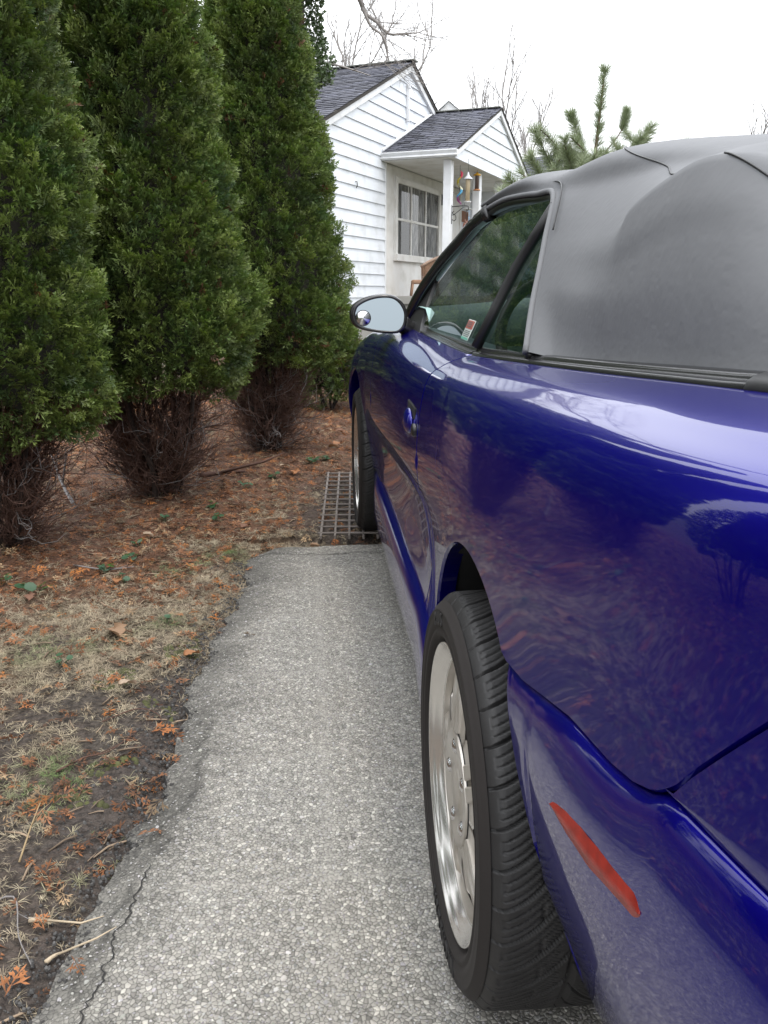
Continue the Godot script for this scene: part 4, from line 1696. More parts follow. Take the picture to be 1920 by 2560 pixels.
		if rng.randf() < brown: c = Color(.13, .06, .03) * rng.randf_range(.6, 1.1)
		cs[k].append(c)
	for k in 3:
		tag(multi("foliage_sprays", sprays[k], M.foliage, xs[k], cs[k], tr), "", "", "", "stuff")
	return tr

# branches by recursion into one SurfaceTool
func branch(st, p: Vector3, d: Vector3, ln: float, w: float, lvl: int, spread_: float, lift := .12):
	var pts := [p]
	var dd := d
	var n := 4
	for i in n:
		dd = (dd + Vector3(rng.randf_range(-.22, .22), rng.randf_range(-.12, .12) + lift * .4, rng.randf_range(-.22, .22))).normalized()
		pts.append(pts[-1] + dd * ln / n)
	tube(st, pts, [w, w * .88, w * .76, w * .66, w * .55], 5 if lvl > 2 else 3, false)
	if lvl <= 0: return
	for i in range(1, n + 1):
		var m := 2 if i == n else 1
		for k in m:
			var d2 := (dd + Vector3(rng.randf_range(-1, 1), rng.randf_range(-.4, .7) + lift, rng.randf_range(-1, 1)) * spread_).normalized()
			branch(st, pts[i], d2, ln * rng.randf_range(.45, .75), w * .55, lvl - 1, spread_, lift)

func bare_tree(label: String, p: Vector3, h: float, sd: int, stems: int, lvl := 4, spread_ := .6, group := "", called := "bare_tree"):
	rng.seed = sd
	var t := thing(called, label, "bare tree", at(p.x, p.y, p.z), group)
	var tk := mb()
	var st := mb()
	for s in stems:
		var d := Vector3(rng.randf_range(-.35, .35), 1, rng.randf_range(-.35, .35)).normalized() if stems > 1 else Vector3(.05, 1, 0).normalized()
		var pts := [Vector3.ZERO + Vector3(rng.randf_range(-.1, .1), 0, rng.randf_range(-.1, .1)) * (stems - 1)]
		for k in 5:
			d = (d + Vector3(rng.randf_range(-.08, .08), .1, rng.randf_range(-.08, .08))).normalized()
			pts.append(pts[-1] + d * h / 5 * .8)
		var w := h * .012 + .02
		tube(tk, pts, [w, w * .85, w * .7, w * .55, w * .4, w * .25], 6)
		for k in range(2, 6):
			for j in 2:
				var d2 := (d + Vector3(rng.randf_range(-1, 1), rng.randf_range(-.1, .8), rng.randf_range(-1, 1)) * spread_).normalized()
				branch(st, pts[k], d2, h * rng.randf_range(.14, .25), w * .32, lvl - 1, spread_)
	obj("trunk", tk, M.farbark, t)
	tag(obj("branches", st, M.farbark, t), "", "", "", "stuff")
	return t

func needle_mesh() -> ArrayMesh:      # a bundle of needles, 1 long, along +y
	var st := mb()
	flat(st)
	for k in 6:
		var a := TAU * k / 6 + .3
		var d := Vector3(cos(a) * .36, 1, sin(a) * .36).normalized()
		var s := d.cross(Vector3(cos(a), .2, sin(a))).normalized() * .013
		tri(st, -s, s, d * .62 + s); tri(st, -s, d * .62 + s, d * .62 - s); tri(st, d * .62 - s, d * .62 + s, d)
	st.generate_normals()
	return st.commit()

func build_pine():
	rng.seed = 77
	var t := thing("young_pine", "young green pine with upright candle shoots between the porch and the car roof", "pine tree", at(2.84, 0, -8.2))
	var st := mb()
	tube(st, [Vector3(0, 0, 0), Vector3(.0, 1.1, .0), Vector3(.01, 2.2, .0), Vector3(.04, 2.76, -.0), Vector3(.07, 3.14, -.02)], [.05, .035, .02, .012, .006], 7)
	obj("trunk", st, M.twig, t)
	var xs := []
	var cs := []
	var br := mb()
	var shoot := func(pts: Array, from: float, len_n: float, dens: float):
		var line := smooth_line(pts, 10)
		var total := 0.0
		for i in line.size() - 1: total += (line[i + 1] - line[i]).length()
		tube(br, line, smooth_line([.012, .006, .004].slice(0, 3), 50).slice(0, line.size()) if false else rad(.006, line.size()), 4, false)
		var n := int(total * dens)
		for i in n:
			var u := from + (1.0 - from) * rng.randf()
			var f := u * (line.size() - 1)
			var k := mini(int(f), line.size() - 2)
			var p: Vector3 = line[k].lerp(line[k + 1], f - k)
			var d: Vector3 = (line[k + 1] - line[k]).normalized()
			var side := d.cross(Vector3(rng.randf_range(-1, 1), rng.randf_range(-1, 1), rng.randf_range(-1, 1))).normalized()
			var b := dirs(d * rng.randf_range(.5, 1.2) + side * .8, rng.randf() * TAU)
			var s := len_n * rng.randf_range(.75, 1.15)
			xs.append(Transform3D(Basis(b.x * s, b.y * s, b.z * s), p))
			var v := rng.randf_range(.7, 1.25)
			cs.append(Color(.24 * v, .28 * v, .17 * v))
	var J := Vector3(.02, 2.22, 0)
	shoot.call([J + Vector3(.01, .12, 0), Vector3(.04, 2.76, 0), Vector3(.07, 3.13, -.02)], .05, .12, 300)
	shoot.call([J, Vector3(-.13, 2.42, -.05), Vector3(-.20, 2.62, -.1), Vector3(-.24, 2.72, -.12)], .25, .11, 320)
	shoot.call([J, Vector3(.16, 2.40, .05), Vector3(.27, 2.56, .05), Vector3(.32, 2.74, .02)], .62, .09, 420)
	for q in [[1.75, -.62, 2.55, -.1], [1.75, -.42, 2.42, .3], [1.75, .62, 2.60, -.05], [1.7, .40, 2.45, .25], [1.7, .22, 2.36, -.3], [1.7, -.2, 2.38, -.3], [1.65, .95, 2.40, .1], [1.6, .75, 2.2, .3], [1.6, -.75, 2.25, .25], [1.6, -.15, 2.25, .5], [1.6, .28, 2.2, .5], [1.55, -.85, 2.1, -.25],
			[1.2, -.95, 1.95, .0], [1.2, -1.1, 1.75, .3], [1.2, -.7, 1.85, .45], [1.2, -.4, 1.9, .6], [1.2, .0, 1.95, .65], [1.2, .5, 1.95, .55], [1.15, 1.0, 1.9, .2], [1.1, -1.25, 1.55, .05], [1.1, 1.2, 1.7, -.2], [1.1, -.5, 1.8, -.6], [1.1, .5, 1.8, -.6],
			[.7, -1.2, 1.3, .3], [.7, -.8, 1.35, .7], [.7, .2, 1.4, .8], [.7, -1.4, 1.15, -.2], [.7, 1.2, 1.3, .3]]:
		var a := Vector3(0, q[0], 0)
		var e := Vector3(q[1], q[2], q[3])
		var m := a.lerp(e, .55) + Vector3(0, -.10, 0)
		shoot.call([a, m, e], .34, .125, 250)
		for k in 2:
			var q0 := a.lerp(e, .5 + .2 * k) + Vector3(0, -.06, 0)
			shoot.call([q0, q0 + Vector3(rng.randf_range(-.14, .14), .14, rng.randf_range(-.1, .1)), q0 + Vector3(rng.randf_range(-.2, .2), .28, rng.randf_range(-.2, .2))], .1, .11, 240)
	tag(obj("branches", br, M.twig, t), "", "", "", "stuff")
	tag(multi("needles", needle_mesh(), M.needle, xs, cs, t), "", "", "", "stuff")

func build_ivy_tree():
	rng.seed = 303
	var t := thing("ivy_tree", "tall bare tree with ivy-covered trunk reaching over the house roof", "tree", at(-.28, 0, -9.6))
	var st := mb()
	tube(st, [Vector3(0, 0, 0), Vector3(.02, 2, 0), Vector3(.04, 4, 0), Vector3(.05, 5.2, 0), Vector3(.1, 8, .0)], [.14, .12, .10, .09, .05], 10)
	obj("trunk", st, M.bark, t)
	st = mb()
	var k6 := func(x: float, y: float) -> Vector3:     # from 18 m to this tree's distance
		return Vector3(-.2196 + (x + .2196) * .6 + .06, 1.1485 + (y - 1.1485) * .6, -.75 + rng.randf_range(-.05, .05) + 0.0)
	var lineA := [Vector3(.04, 4.25, 0), Vector3(0.410, 4.34, -.1), Vector3(0.610, 4.31, -.2), Vector3(0.770, 4.18, -.3), Vector3(0.850, 4.05, -.4), Vector3(0.990, 3.97, -.45), Vector3(1.140, 3.86, -.5), Vector3(1.340, 3.89, -.6), Vector3(1.530, 3.93, -.7)]
	tube(st, smooth_line(lineA, 4), smooth_line([.046, .042, .038, .032, .025, .021, .017, .012, .006], 4), 6)
	var lineB := [Vector3(0.810, 4.10, -.35), Vector3(0.910, 3.92, -.4), Vector3(1.050, 3.82, -.42), Vector3(1.120, 3.66, -.45), Vector3(1.090, 3.52, -.45)]
	tube(st, smooth_line(lineB, 4), smooth_line([.02, .017, .014, .010, .005], 4), 5)
	var lineC := [Vector3(.06, 5.2, 0), Vector3(0.540, 4.98, -.2), Vector3(0.850, 4.72, -.3), Vector3(1.050, 4.70, -.4), Vector3(1.190, 4.58, -.5), Vector3(1.490, 4.52, -.6), Vector3(1.740, 4.42, -.7)]
	tube(st, smooth_line(lineC, 4), smooth_line([.02, .013, .010, .009, .008, .006, .003], 4), 5)
	var lineD := [Vector3(.03, 3.42, 0), Vector3(0.410, 3.44, -.1), Vector3(0.690, 3.40, -.2), Vector3(0.910, 3.36, -.3)]
	tube(st, smooth_line(lineD, 4), smooth_line([.018, .013, .009, .004], 4), 5)
	for q in [[lineA, 4], [lineA, 5], [lineA, 6], [lineA, 7], [lineB, 1], [lineB, 2], [lineB, 3], [lineC, 2], [lineC, 4], [lineD, 1], [lineD, 2], [lineA, 3], [lineB, 4], [lineA, 8], [lineC, 5]]:
		for k in 2: branch(st, q[0][q[1]], Vector3(rng.randf_range(.1, 1), rng.randf_range(-.8, .7), rng.randf_range(-.4, .4)).normalized(), rng.randf_range(.22, .5), .005, 2, .6, .02)
	tube(st, [Vector3(.05, 4.5, 0), Vector3(0.330, 4.72, 0), Vector3(0.490, 5.1, 0)], [.012, .01, .008], 5)
	tube(st, [Vector3(.05, 5.0, 0), Vector3(-.5, 6.2, 0), Vector3(-1.0, 7.4, 0)], [.06, .05, .03], 6)
	tag(obj("branches", st, M.farbark, t), "", "", "", "stuff")
	# ivy
	var lf := mb()
	flat(lf)
	tri(lf, Vector3(0, 0, 0), Vector3(.45, .45, .05), Vector3(0, 1, 0)); tri(lf, Vector3(0, 0, 0), Vector3(0, 1, 0), Vector3(-.45, .45, .05))
	lf.generate_normals()
	var xs := []
	var cs := []
	for i in 11000:
		var y := rng.randf_range(3.2, 4.85)
		var a := rng.randf() * TAU
		var n := N3.get_noise_3d(cos(a) * 60, y * 130, sin(a) * 60)
		if n < -.3: continue
		var r := .11 + (.28 + .2 * n) * sqrt(rng.randf()) * smoothstep(4.9, 4.2, y)
		var b := dirs(Vector3(cos(a) + rng.randf_range(-.8, .8), rng.randf_range(-.8, .8), sin(a) + rng.randf_range(-.8, .8)), rng.randf() * TAU)
		var s := rng.randf_range(.03, .055)
		xs.append(Transform3D(Basis(b.x * s, b.y * s, b.z * s), Vector3(cos(a) * r - .02, y, sin(a) * r)))
		var v := rng.randf_range(.6, 1.3)
		cs.append(Color(.055 * v, .085 * v, .035 * v))
	tag(multi("ivy_leaves", lf.commit(), M.foliage, xs, cs, t), "", "", "", "stuff")

# ---------------------------------------------------------------- ground
const EDGE := [[-2.31, -.447], [-1.6, -.515], [-.99, -.573], [-.456, -.603], [-.237, -.648], [.073, -.68], [.5, -.75], [1.2, -.80], [3.0, -.88], [7.0, -.95]]   # [z, x] of the driveway's left edge

func edge_x(z: float) -> float:
	var x := lin(EDGE, z)
	return x + .034 * N3.get_noise_2d(z * 260, 3) + .020 * N3.get_noise_2d(z * 900, 7) + .010 * N3.get_noise_2d(z * 2600, 17)

var hedge := [Vector3(-2.05, 0, -1.25), Vector3(-1.48, 0, -2.3), Vector3(-.99, 0, -3.12), Vector3(-.47, 0, -4.26), Vector3(-.47, 0, -5.6)]

func hedge_dist(x: float, z: float) -> float:
	var d := 9.0
	for h in hedge: d = minf(d, Vector2(x - h.x, z - h.z).length())
	for i in hedge.size() - 1:
		var q := Geometry2D.get_closest_point_to_segment(Vector2(x, z), Vector2(hedge[i].x, hedge[i].z), Vector2(hedge[i + 1].x, hedge[i + 1].z))
		d = minf(d, q.distance_to(Vector2(x, z)) + .15)
	return d

func behind_hedge(x: float, z: float) -> bool:
	return x < -.47 - (z + 4.26) * .52

# shares of brown litter, dry grass and bare soil at a place
func cover(x: float, z: float) -> Vector3:
	var n := N3.get_noise_2d(x * 110, z * 110)
	var f := N3.get_noise_2d(x * 420 + 50, z * 420)
	var lit := smoothstep(1.12, .55, hedge_dist(x, z) * (.3 if behind_hedge(x, z) else 1.0) + .22 * n + .1 * f)
	var de := edge_x(z) - x
	var soil := smoothstep(.26, .08, de + .12 * n + .08 * f) * smoothstep(-1.75, -1.0, z + .3 * n) if de > -.2 else 0.0
	soil = maxf(soil, smoothstep(-1.25, -.80, z + .5 * n + .25 * f) * .88 * smoothstep(2.2, 1.0, de))
	# worn strip round the front wheel and the grate
	soil = maxf(soil, smoothstep(.55, .15, Vector2((x + .0) * 1.3, (z + 2.9) * .5).length() + .15 * n))
	soil = maxf(soil, smoothstep(.1, .3, x) * smoothstep(-6.5, -5.0, z) * smoothstep(3.0, 2.0, x))
	lit = lit * (1 - soil * .8)
	var grass := clampf(1.0 - lit - soil, 0, 1)
	return Vector3(lit, grass, soil)

func ground_y(x: float, z: float) -> float:
	var near := smoothstep(14.0, 5.0, Vector2(x, z + 2).length())
	var h := (.018 * N3.get_noise_2d(x * 90, z * 90) + .010 * N3.get_noise_2d(x * 380, z * 380 + 9) + .006 * N3.get_noise_2d(x * 1100, z * 1100)) * near
	h += .05 * smoothstep(.8, .1, hedge_dist(x, z))
	var de := edge_x(z) - x
	if z > -2.45 and z < 7.5 and x < 3.2:
		h = lerpf(h, minf(h, -.012) - .012, smoothstep(.14, .0, de))
		if z < -2.2: h = lerpf(h, -.02, smoothstep(-2.45, -2.3, z) * smoothstep(.1, -.05, de))
	# bare hollow under the front wheel
	return h - .01

func axis(a: float, b: float, step: float, far: float) -> Array:
	var o := []
	var x := a
	while x <= b:
		o.append(x); x += step
	var s := step
	x = o[-1]
	while x < far:
		s *= 1.35; x += s; o.append(x)
	s = step
	x = a
	while x > -far:
		s *= 1.35; x -= s; o.push_front(x)
	return o

func build_ground():
	rng.seed = 5
	var xs := axis(-3.2, 1.6, .03, 160.0)
	var zs := axis(-8.0, 2.4, .03, 160.0)
	var st := mb()
	soft(st)
	var nx := xs.size()
	for z in zs:
		for x in xs:
			var c := cover(x, z)
			var g := N3.get_noise_2d(x * 60 + 9, z * 60)
			var col := Color(.165, .082, .045) * c.x + Color(.135, .10, .072).lerp(Color(.10, .085, .05), clampf(.2 + g, 0, 1)) * c.y + Color(.085, .068, .060) * c.z
			if Vector2(x, z + 2).length() > 9: col = col.lerp(Color(.10, .12, .045), .6)
			col.a = 1
			st.set_color(col)
			st.add_vertex(Vector3(x, ground_y(x, z), z))
	for j in zs.size() - 1:
		for i in nx - 1:
			var a := j * nx + i
			for k in [a, a + 1, a + nx, a + 1, a + nx + 1, a + nx]: st.add_index(k)
	tag(obj("ground", st, M.ground), "uneven brown ground under the hedge and lawn", "ground", "", "structure")

func drive_y(_x: float, _z: float) -> float: return 0.0

func build_driveway():
	rng.seed = 6
	var st := mb()
	soft(st)
	var zs := []
	var z := -2.31
	while z < 7.0:
		zs.append(z); z += .02 if z < 1.6 else .2
	var g := []
	var rim := []
	for zz in zs:
		var x0 := edge_x(zz)
		var row := []
		for k in 60:
			var t := k / 59.0
			var x := lerpf(x0, 2.9, pow(t, 1.8))
			var zt: float = zz
			var d := x - x0
			# the near edge sags and crumbles away
			var y := -.018 * smoothstep(.10, .0, d) + .004 * N3.get_noise_2d(x * 300, zz * 300) - .006 * absf(N3.get_noise_2d(x * 1500, zz * 1500)) * smoothstep(.16, .0, d)
			if zz < -2.24: zt += .02 * N3.get_noise_2d(x * 700, 5) + .04 * smoothstep(.12, 0, d) - .05 * smoothstep(.2, 1.0, x)
			row.append(Vector3(x, y, zt))
		g.append(row)
	var crack := func(x: float, zz: float) -> float:
		var e := x - edge_x(zz)
		var c1 := absf(e - (.075 + .03 * N3.get_noise_2d(zz * 300, 40) + .02 * N3.get_noise_2d(zz * 1200, 44)))
		var c2 := absf(zz - (-2.19 + .03 * N3.get_noise_2d(x * 500, 90) + .06 * x))
		return minf(smoothstep(.003, .010, c1) if zz > -.9 and zz < .9 else 1.0, smoothstep(.002, .007, c2))
	for i in g.size():
		for p in g[i]:
			var d: float = p.x - edge_x(p.z)
			var n := N3.get_noise_2d(p.x * 130, p.z * 130)
			var v := 1.0 + .10 * n + .10 * N3.get_noise_2d(p.x * 45 + 70, p.z * 45) + .06 * N3.get_noise_2d(p.x * 420, p.z * 420)
			v *= lerpf(.40, 1.0, smoothstep(-.01, .24, d + .06 * n + .05 * N3.get_noise_2d(p.x * 600, p.z * 600)))
			v *= lerpf(.5, 1.0, crack.call(p.x, p.z))
			st.set_color(Color(v * .98, v * .97, v * .96))
			st.add_vertex(p)
	var nc := 60
	for j in g.size() - 1:
		for i in nc - 1:
			var a := j * nc + i
			for k in [a, a + 1, a + nc, a + 1, a + nc + 1, a + nc]: st.add_index(k)
	var drive := obj("driveway", st, M.asphalt)
	tag(drive, "worn grey asphalt driveway beside the car", "driveway", "", "structure")
	# broken edge faces
	st = mb()
	var s1 := []
	for row in g: s1.append([row[0], row[0] + Vector3(-.012, -.05, 0)])
	grid(st, s1)
	var s2 := []
	for p in g[0]: s2.append([p, p + Vector3(0, -.05, -.012)])
	grid(st, s2)
	obj("broken_edge", st, mat(L(.05, .048, .047), .95), drive)
	# cracks: thin dark ribbons let into the surface
	for c in [[Vector3(-.40, 0, -2.22), Vector3(-.18, 0, -2.19), Vector3(.02, 0, -2.20), Vector3(.25, 0, -2.16)], [Vector3(-.56, 0, -.3), Vector3(-.575, 0, -.1), Vector3(-.60, 0, .1), Vector3(-.64, 0, .3)]]:
		var line := smooth_line(c, 24)
		st = mb()
		var cg := []
		for i in line.size():
			var p: Vector3 = line[i]
			var dd: Vector3 = (line[mini(i + 1, line.size() - 1)] - line[maxi(i - 1, 0)]).normalized()
			var sd := Vector3(dd.z, 0, -dd.x)
			p += sd * (.016 * N3.get_noise_2d(p.x * 2500, p.z * 2500) + .004 * rng.randf_range(-1, 1))
			var e0: float = p.x - edge_x(p.z)
			p.y = .0022 - .018 * smoothstep(.10, .0, e0) + .004 * N3.get_noise_2d(p.x * 300, p.z * 300)
			var wd: float = (.0012 + .0016 * absf(N3.get_noise_2d(p.z * 1500, p.x * 1500 + 40))) * minf(1.0, minf(i, line.size() - 1 - i) / 8.0)
			cg.append([p + sd * wd, p - sd * wd])
		grid(st, cg)
		obj("crack", st, mat(L(.022, .021, .02), .95), drive)
	# pebbles standing out of the worn surface
	var pm := []
	for k in 3:
		var s := mb()
		flat(s)
		var ring := []
		for i in 6:
			var a := TAU * i / 6 + rng.randf_range(-.3, .3)
			var r := rng.randf_range(.38, .55)
			ring.append(Vector3(cos(a) * r, 0, sin(a) * r * rng.randf_range(.6, .9)))
		var topc := []
		for p in ring: topc.append(Vector3(p.x * .68 + rng.randf_range(-.05, .05), rng.randf_range(.20, .34), p.z * .68))
		for i in 6: quad(s, ring[i], topc[i], topc[(i + 1) % 6], ring[(i + 1) % 6])
		for i in range(1, 5): tri(s, topc[0], topc[i + 1], topc[i])
		s.generate_normals()
		pm.append(s.commit())
	var xs := [[], [], []]
	var cs := [[], [], []]
	for i in 36000:
		var zz := -2.27 + 3.4 * pow(rng.randf(), .85)
		var x := edge_x(zz) + rng.randf() * (1.0 + .0 * zz)
		var d := x - edge_x(zz)
		if d < .015: continue
		if d < .18 and rng.randf() < .75 - 4.0 * d: continue
		if x > .35 and rng.randf() < .7: continue
		var s := rng.randf_range(.003, .0068)
		if rng.randf() < .05: s *= rng.randf_range(1.4, 2.2)
		var b := Basis(Vector3.UP, rng.randf() * TAU).rotated(Vector3.RIGHT, rng.randf_range(-.25, .25))
		var k := rng.randi() % 3
		xs[k].append(Transform3D(Basis(b.x * s, b.y * s * .5, b.z * s), Vector3(x, .0005 - .018 * smoothstep(.10, .0, d) + .004 * N3.get_noise_2d(x * 300, zz * 300), zz)))
		var v := rng.randf_range(.20, .34)
		if rng.randf() < .08: v = rng.randf_range(.38, .52)
		if rng.randf() < .12: v = rng.randf_range(.12, .2)
		cs[k].append(Color(v, v * rng.randf_range(.93, 1.0), v * rng.randf_range(.86, .98)))
	for k in 3: tag(multi("gravel_chips", pm[k], M.stone, xs[k], cs[k], drive), "", "", "", "stuff")
	# crumbs of broken asphalt along the edge
	var cx := []
	var cc := []
	for i in 6500:
		var zz := rng.randf_range(-2.2, .9)
		var x := edge_x(zz) + rng.randfn() * .065 - .01
		var s := .003 + .010 * pow(rng.randf(), 3)
		var b := Basis(Vector3.UP, rng.randf() * TAU).rotated(Vector3.RIGHT, rng.randf_range(-.5, .5))
		cx.append(Transform3D(Basis(b.x * s, b.y * s * 1.5, b.z * s), Vector3(x, maxf(ground_y(x, zz), -.02) - .001, zz)))
		var v := rng.randf_range(.025, .09)
		cc.append(Color(v, v * .96, v * .93))
	tag(multi("asphalt_crumbs", pm[0], M.stone, cx, cc, drive), "", "", "", "stuff")

func build_litter():
	rng.seed = 8
	# fallen brown sprays
	var xs := [[], [], []]
	var cs := [[], [], []]
	var made := 0
	var tries := 0
	while made < 17000 and tries < 120000:
		tries += 1
		var z := rng.randf_range(-7.0, .9)
		var x := rng.randf_range(-3.2, .9)
		var de := edge_x(z) - x
		var c := cover(x, z)
		var on_drive := de < 0 and z > -2.3
		var p := c.x * 1.0 + c.z * .30 + c.y * .34
		if on_drive: p = .012 * smoothstep(-.35, 0, de)
		if rng.randf() > p: continue
		made += 1
		var y := ground_y(x, z) + rng.randf_range(.0, .012) if not on_drive else .004
		var s := rng.randf_range(.028, .07)
		var up := Vector3(rng.randf_range(-1, 1), rng.randf_range(-.1, .35), rng.randf_range(-1, 1))
		var b := dirs(up, rng.randf_range(-.7, .7))
		# lie flat: the spray's face looks up
		var yy := up.normalized()
		var xx := yy.cross(Vector3.UP).normalized()
		b = Basis(xx, yy, xx.cross(yy)).rotated(yy, rng.randf_range(-.6, .6))
		var k := rng.randi() % 3
		xs[k].append(Transform3D(Basis(b.x * s, b.y * s, b.z * s), Vector3(x, y + .003, z)))
		var v := rng.randf_range(.5, 1.7)
		var hue := rng.randf()
		var col := Color(.26, .10, .035).lerp(Color(.17, .085, .05), hue)
		if rng.randf() < .12: col = Color(.30, .115, .03)
		elif rng.randf() < .2: col = Color(.27, .19, .12)
		cs[k].append(Color(col.r * v, col.g * v, col.b * v))
	var carpet := thing("needle_litter", "rust-brown fallen arborvitae sprays carpeting the ground under the hedge", "leaf litter")
	carpet.set_meta("kind", "stuff")
	for k in 3: tag(multi("fallen_sprays", sprays[k + 3], M.litter, xs[k], cs[k], carpet), "", "", "", "stuff")
	# dry grass
	var st := mb()
	flat(st)
	var r := RandomNumberGenerator.new()
	r.seed = 2
	for k in 11:
		var a := r.randf() * TAU
		var base := Vector3(cos(a) * .18 * r.randf(), 0, sin(a) * .18 * r.randf())
		var d := Vector3(cos(a + r.randf_range(-1, 1)), r.randf_range(.15, 1.0), sin(a + r.randf_range(-1, 1))).normalized()
		var s := d.cross(Vector3.UP).normalized() * .020
		var m := base + d * .55
		var e := m + (d + Vector3(r.randf_range(-.5, .5), -.9, r.randf_range(-.5, .5))).normalized() * .55
		tri(st, base - s, base + s, m + s * .8); tri(st, base - s, m + s * .8, m - s * .8); tri(st, m - s * .8, m + s * .8, e)
	st.generate_normals()
	var tuft := st.commit()
	var gx := []
	var gc := []
	tries = 0
	while gx.size() < 30000 and tries < 260000:
		tries += 1
		var z := rng.randf_range(-10.0, .9) if rng.randf() < .4 else rng.randf_range(-3.5, .6)
		var x := rng.randf_range(-3.0, 1.2)
		var de := edge_x(z) - x
		if z > -2.35 and de < .0: continue
		var c := cover(x, z)
		if rng.randf() > c.y * .66 + c.z * .03 + c.x * .05: continue
		var s := rng.randf_range(.012, .033)
		var b := Basis(Vector3.UP, rng.randf() * TAU).rotated(Vector3(rng.randf_range(-1, 1), 0, rng.randf_range(-1, 1)).normalized(), rng.randf_range(0, .7))
		gx.append(Transform3D(Basis(b.x * s, b.y * s * rng.randf_range(.4, 1.0), b.z * s), Vector3(x, ground_y(x, z) + .002, z)))
		var green := smoothstep(.2, .7, N3.get_noise_2d(x * 150 + 300, z * 150)) * .8 + (.25 if z < -4 else 0.0)
		var col := Color(.34, .29, .20).lerp(Color(.24, .19, .135), rng.randf()).lerp(Color(.085, .13, .04), clampf(green * rng.randf() * 1.5, 0, 1))
		var v := rng.randf_range(.75, 1.45)
		gc.append(Color(col.r * v, col.g * v, col.b * v))
	tag(multi("dry_grass", tuft, M.litter, gx, gc), "short straw-coloured dry grass between the litter and the driveway", "grass", "", "stuff")
	# chips of wood and short stalks
	st = mb()
	tube(st, [Vector3(-.5, 0, 0), Vector3(-.1, .05, .04), Vector3(.5, 0, 0)], [.045, .04, .03], 4)
	st.generate_normals()
	var stalk := st.commit()
	var sx := []
	var sc := []
	tries = 0
	while sx.size() < 1500 and tries < 20000:
		tries += 1
		var z := rng.randf_range(-5.5, .9)
		var x := rng.randf_range(-2.6, .4)
		if z > -2.33 and edge_x(z) - x < -.0: continue
		var s := rng.randf_range(.015, .07)
		var b := Basis(Vector3.UP, rng.randf() * TAU).rotated(Vector3.RIGHT, rng.randf_range(-.15, .15))
		sx.append(Transform3D(Basis(b.x * s, b.y * s, b.z * s), Vector3(x, ground_y(x, z) + .004, z)))
		var v := rng.randf_range(.5, 1.3)
		sc.append(Color(.26 * v, .19 * v, .13 * v))
	tag(multi("twig_bits", stalk, M.litter, sx, sc), "short bits of twig and stalk strewn over the soil", "twigs", "", "stuff")
	# moss patches
	var mx_ := []
	var mc := []
	for i in 1500:
		var pz := rng.randf_range(-1.5, -.5)
		var px := edge_x(pz) - rng.randf_range(.03, .3)
		if N3.get_noise_2d(px * 330, pz * 330 + 77) < .25: continue
		var s := rng.randf_range(.005, .011)
		mx_.append(Transform3D(Basis(Vector3(s, 0, 0), Vector3(0, s, 0), Vector3(0, 0, s)), Vector3(px, ground_y(px, pz) - .001, pz)))
		mc.append(Color(.065, .068, .022) * rng.randf_range(.6, 1.2))
	var sp := mb()
	lathe(sp, [[.0, .8], [.5, .6], [.9, .1], [1.0, -.2]], 6)
	sp.generate_normals()
	tag(multi("moss", sp.commit(), M.litter, mx_, mc), "olive moss patches on the bare soil by the driveway edge", "moss", "", "stuff")

func leaf_thing(label: String, x: float, z: float, s: float, turn: float, tilt: float, col: Color, y := -99.0):
	var st := mb()
	soft(st)
	var g := []
	for i in 9:
		var t := i / 8.0
		var w := .36 * sin(PI * pow(t, .8)) * (1.0 + .25 * sin(i * 2.6))
		var row := []
		for k in 5:
			var q := k / 2.0 - 1.0
			row.append(Vector3(q * w, .16 * q * q + .10 * sin(t * 4.0 + q), t - .5))
		g.append(row)
	grid(st, g)
	tube(st, [Vector3(0, 0, .5), Vector3(.03, .06, .75)], [.018, .012], 4)
	var m := mat(col, .75)
	m.backlight_enabled = true
	m.backlight = Color(.25, .17, .08)
	var o := obj("dead_leaf", st, m)
	var yy: float = ground_y(x, z) if y < -9 else y
	var b := Basis(Vector3.UP, turn).rotated(Vector3.RIGHT, tilt)
	o.transform = Transform3D(Basis(b.x * s, b.y * s, b.z * s), Vector3(x, yy + .014, z))
	tag(o, label, "leaf", "dead leaves on the ground")

func stick_thing(label: String, pts: Array, r: float, m, called := "fallen_stick"):
	var st := mb()
	var line := smooth_line(pts, 4)
	var rr := []
	for i in line.size(): rr.append(lerpf(r, r * .35, float(i) / line.size()))
	tube(st, line, rr, 5)
	var d: Vector3 = (pts[-1] - pts[0]).normalized()
	var mid: Vector3 = line[line.size() / 2]
	tube(st, [mid, mid + (d + Vector3(.5, .35, .4)).normalized() * .06 * r / .004, mid + (d + Vector3(.8, .5, .3)).normalized() * .09 * r / .004], [r * .5, r * .4, r * .15], 4)
	tag(obj(called, st, m), label, "stick", "sticks and twigs on the ground")

func seedling(label: String, x: float, z: float, n: int, s: float, sd: int):
	rng.seed = sd
	var o := thing("ground_plant", label, "ground plant", at(x, ground_y(x, z), z), "small green plants under the hedge")
	for k in n:
		var a := TAU * k / n + rng.randf_range(-.5, .5)
		var d := rng.randf_range(.2, 1.0) * s * 1.3
		var c := Vector3(cos(a) * d, rng.randf_range(.012, .035), sin(a) * d)
		var st := mb()
		soft(st)
		var g := []
		for i in 5:
			var row := []
			for j in 9:
				var th := TAU * j / 8
				var r := s * .5 * i / 4.0 * (1.0 - .28 * exp(-pow(wrapf(th - PI, -PI, PI) / .5, 2)))
				row.append(Vector3(cos(th) * r, .18 * r * r / s, sin(th) * r))
			g.append(row)
		grid(st, g)
		var l := obj("leaf", st, M.green, o)
		l.position = c
		l.rotation = Vector3(rng.randf_range(-.5, .5), a, rng.randf_range(-.5, .5))
		st = mb()
		tube(st, [Vector3(0, -.01, 0), c], [.0014, .0012], 3)
		obj("stalk", st, M.green, o)

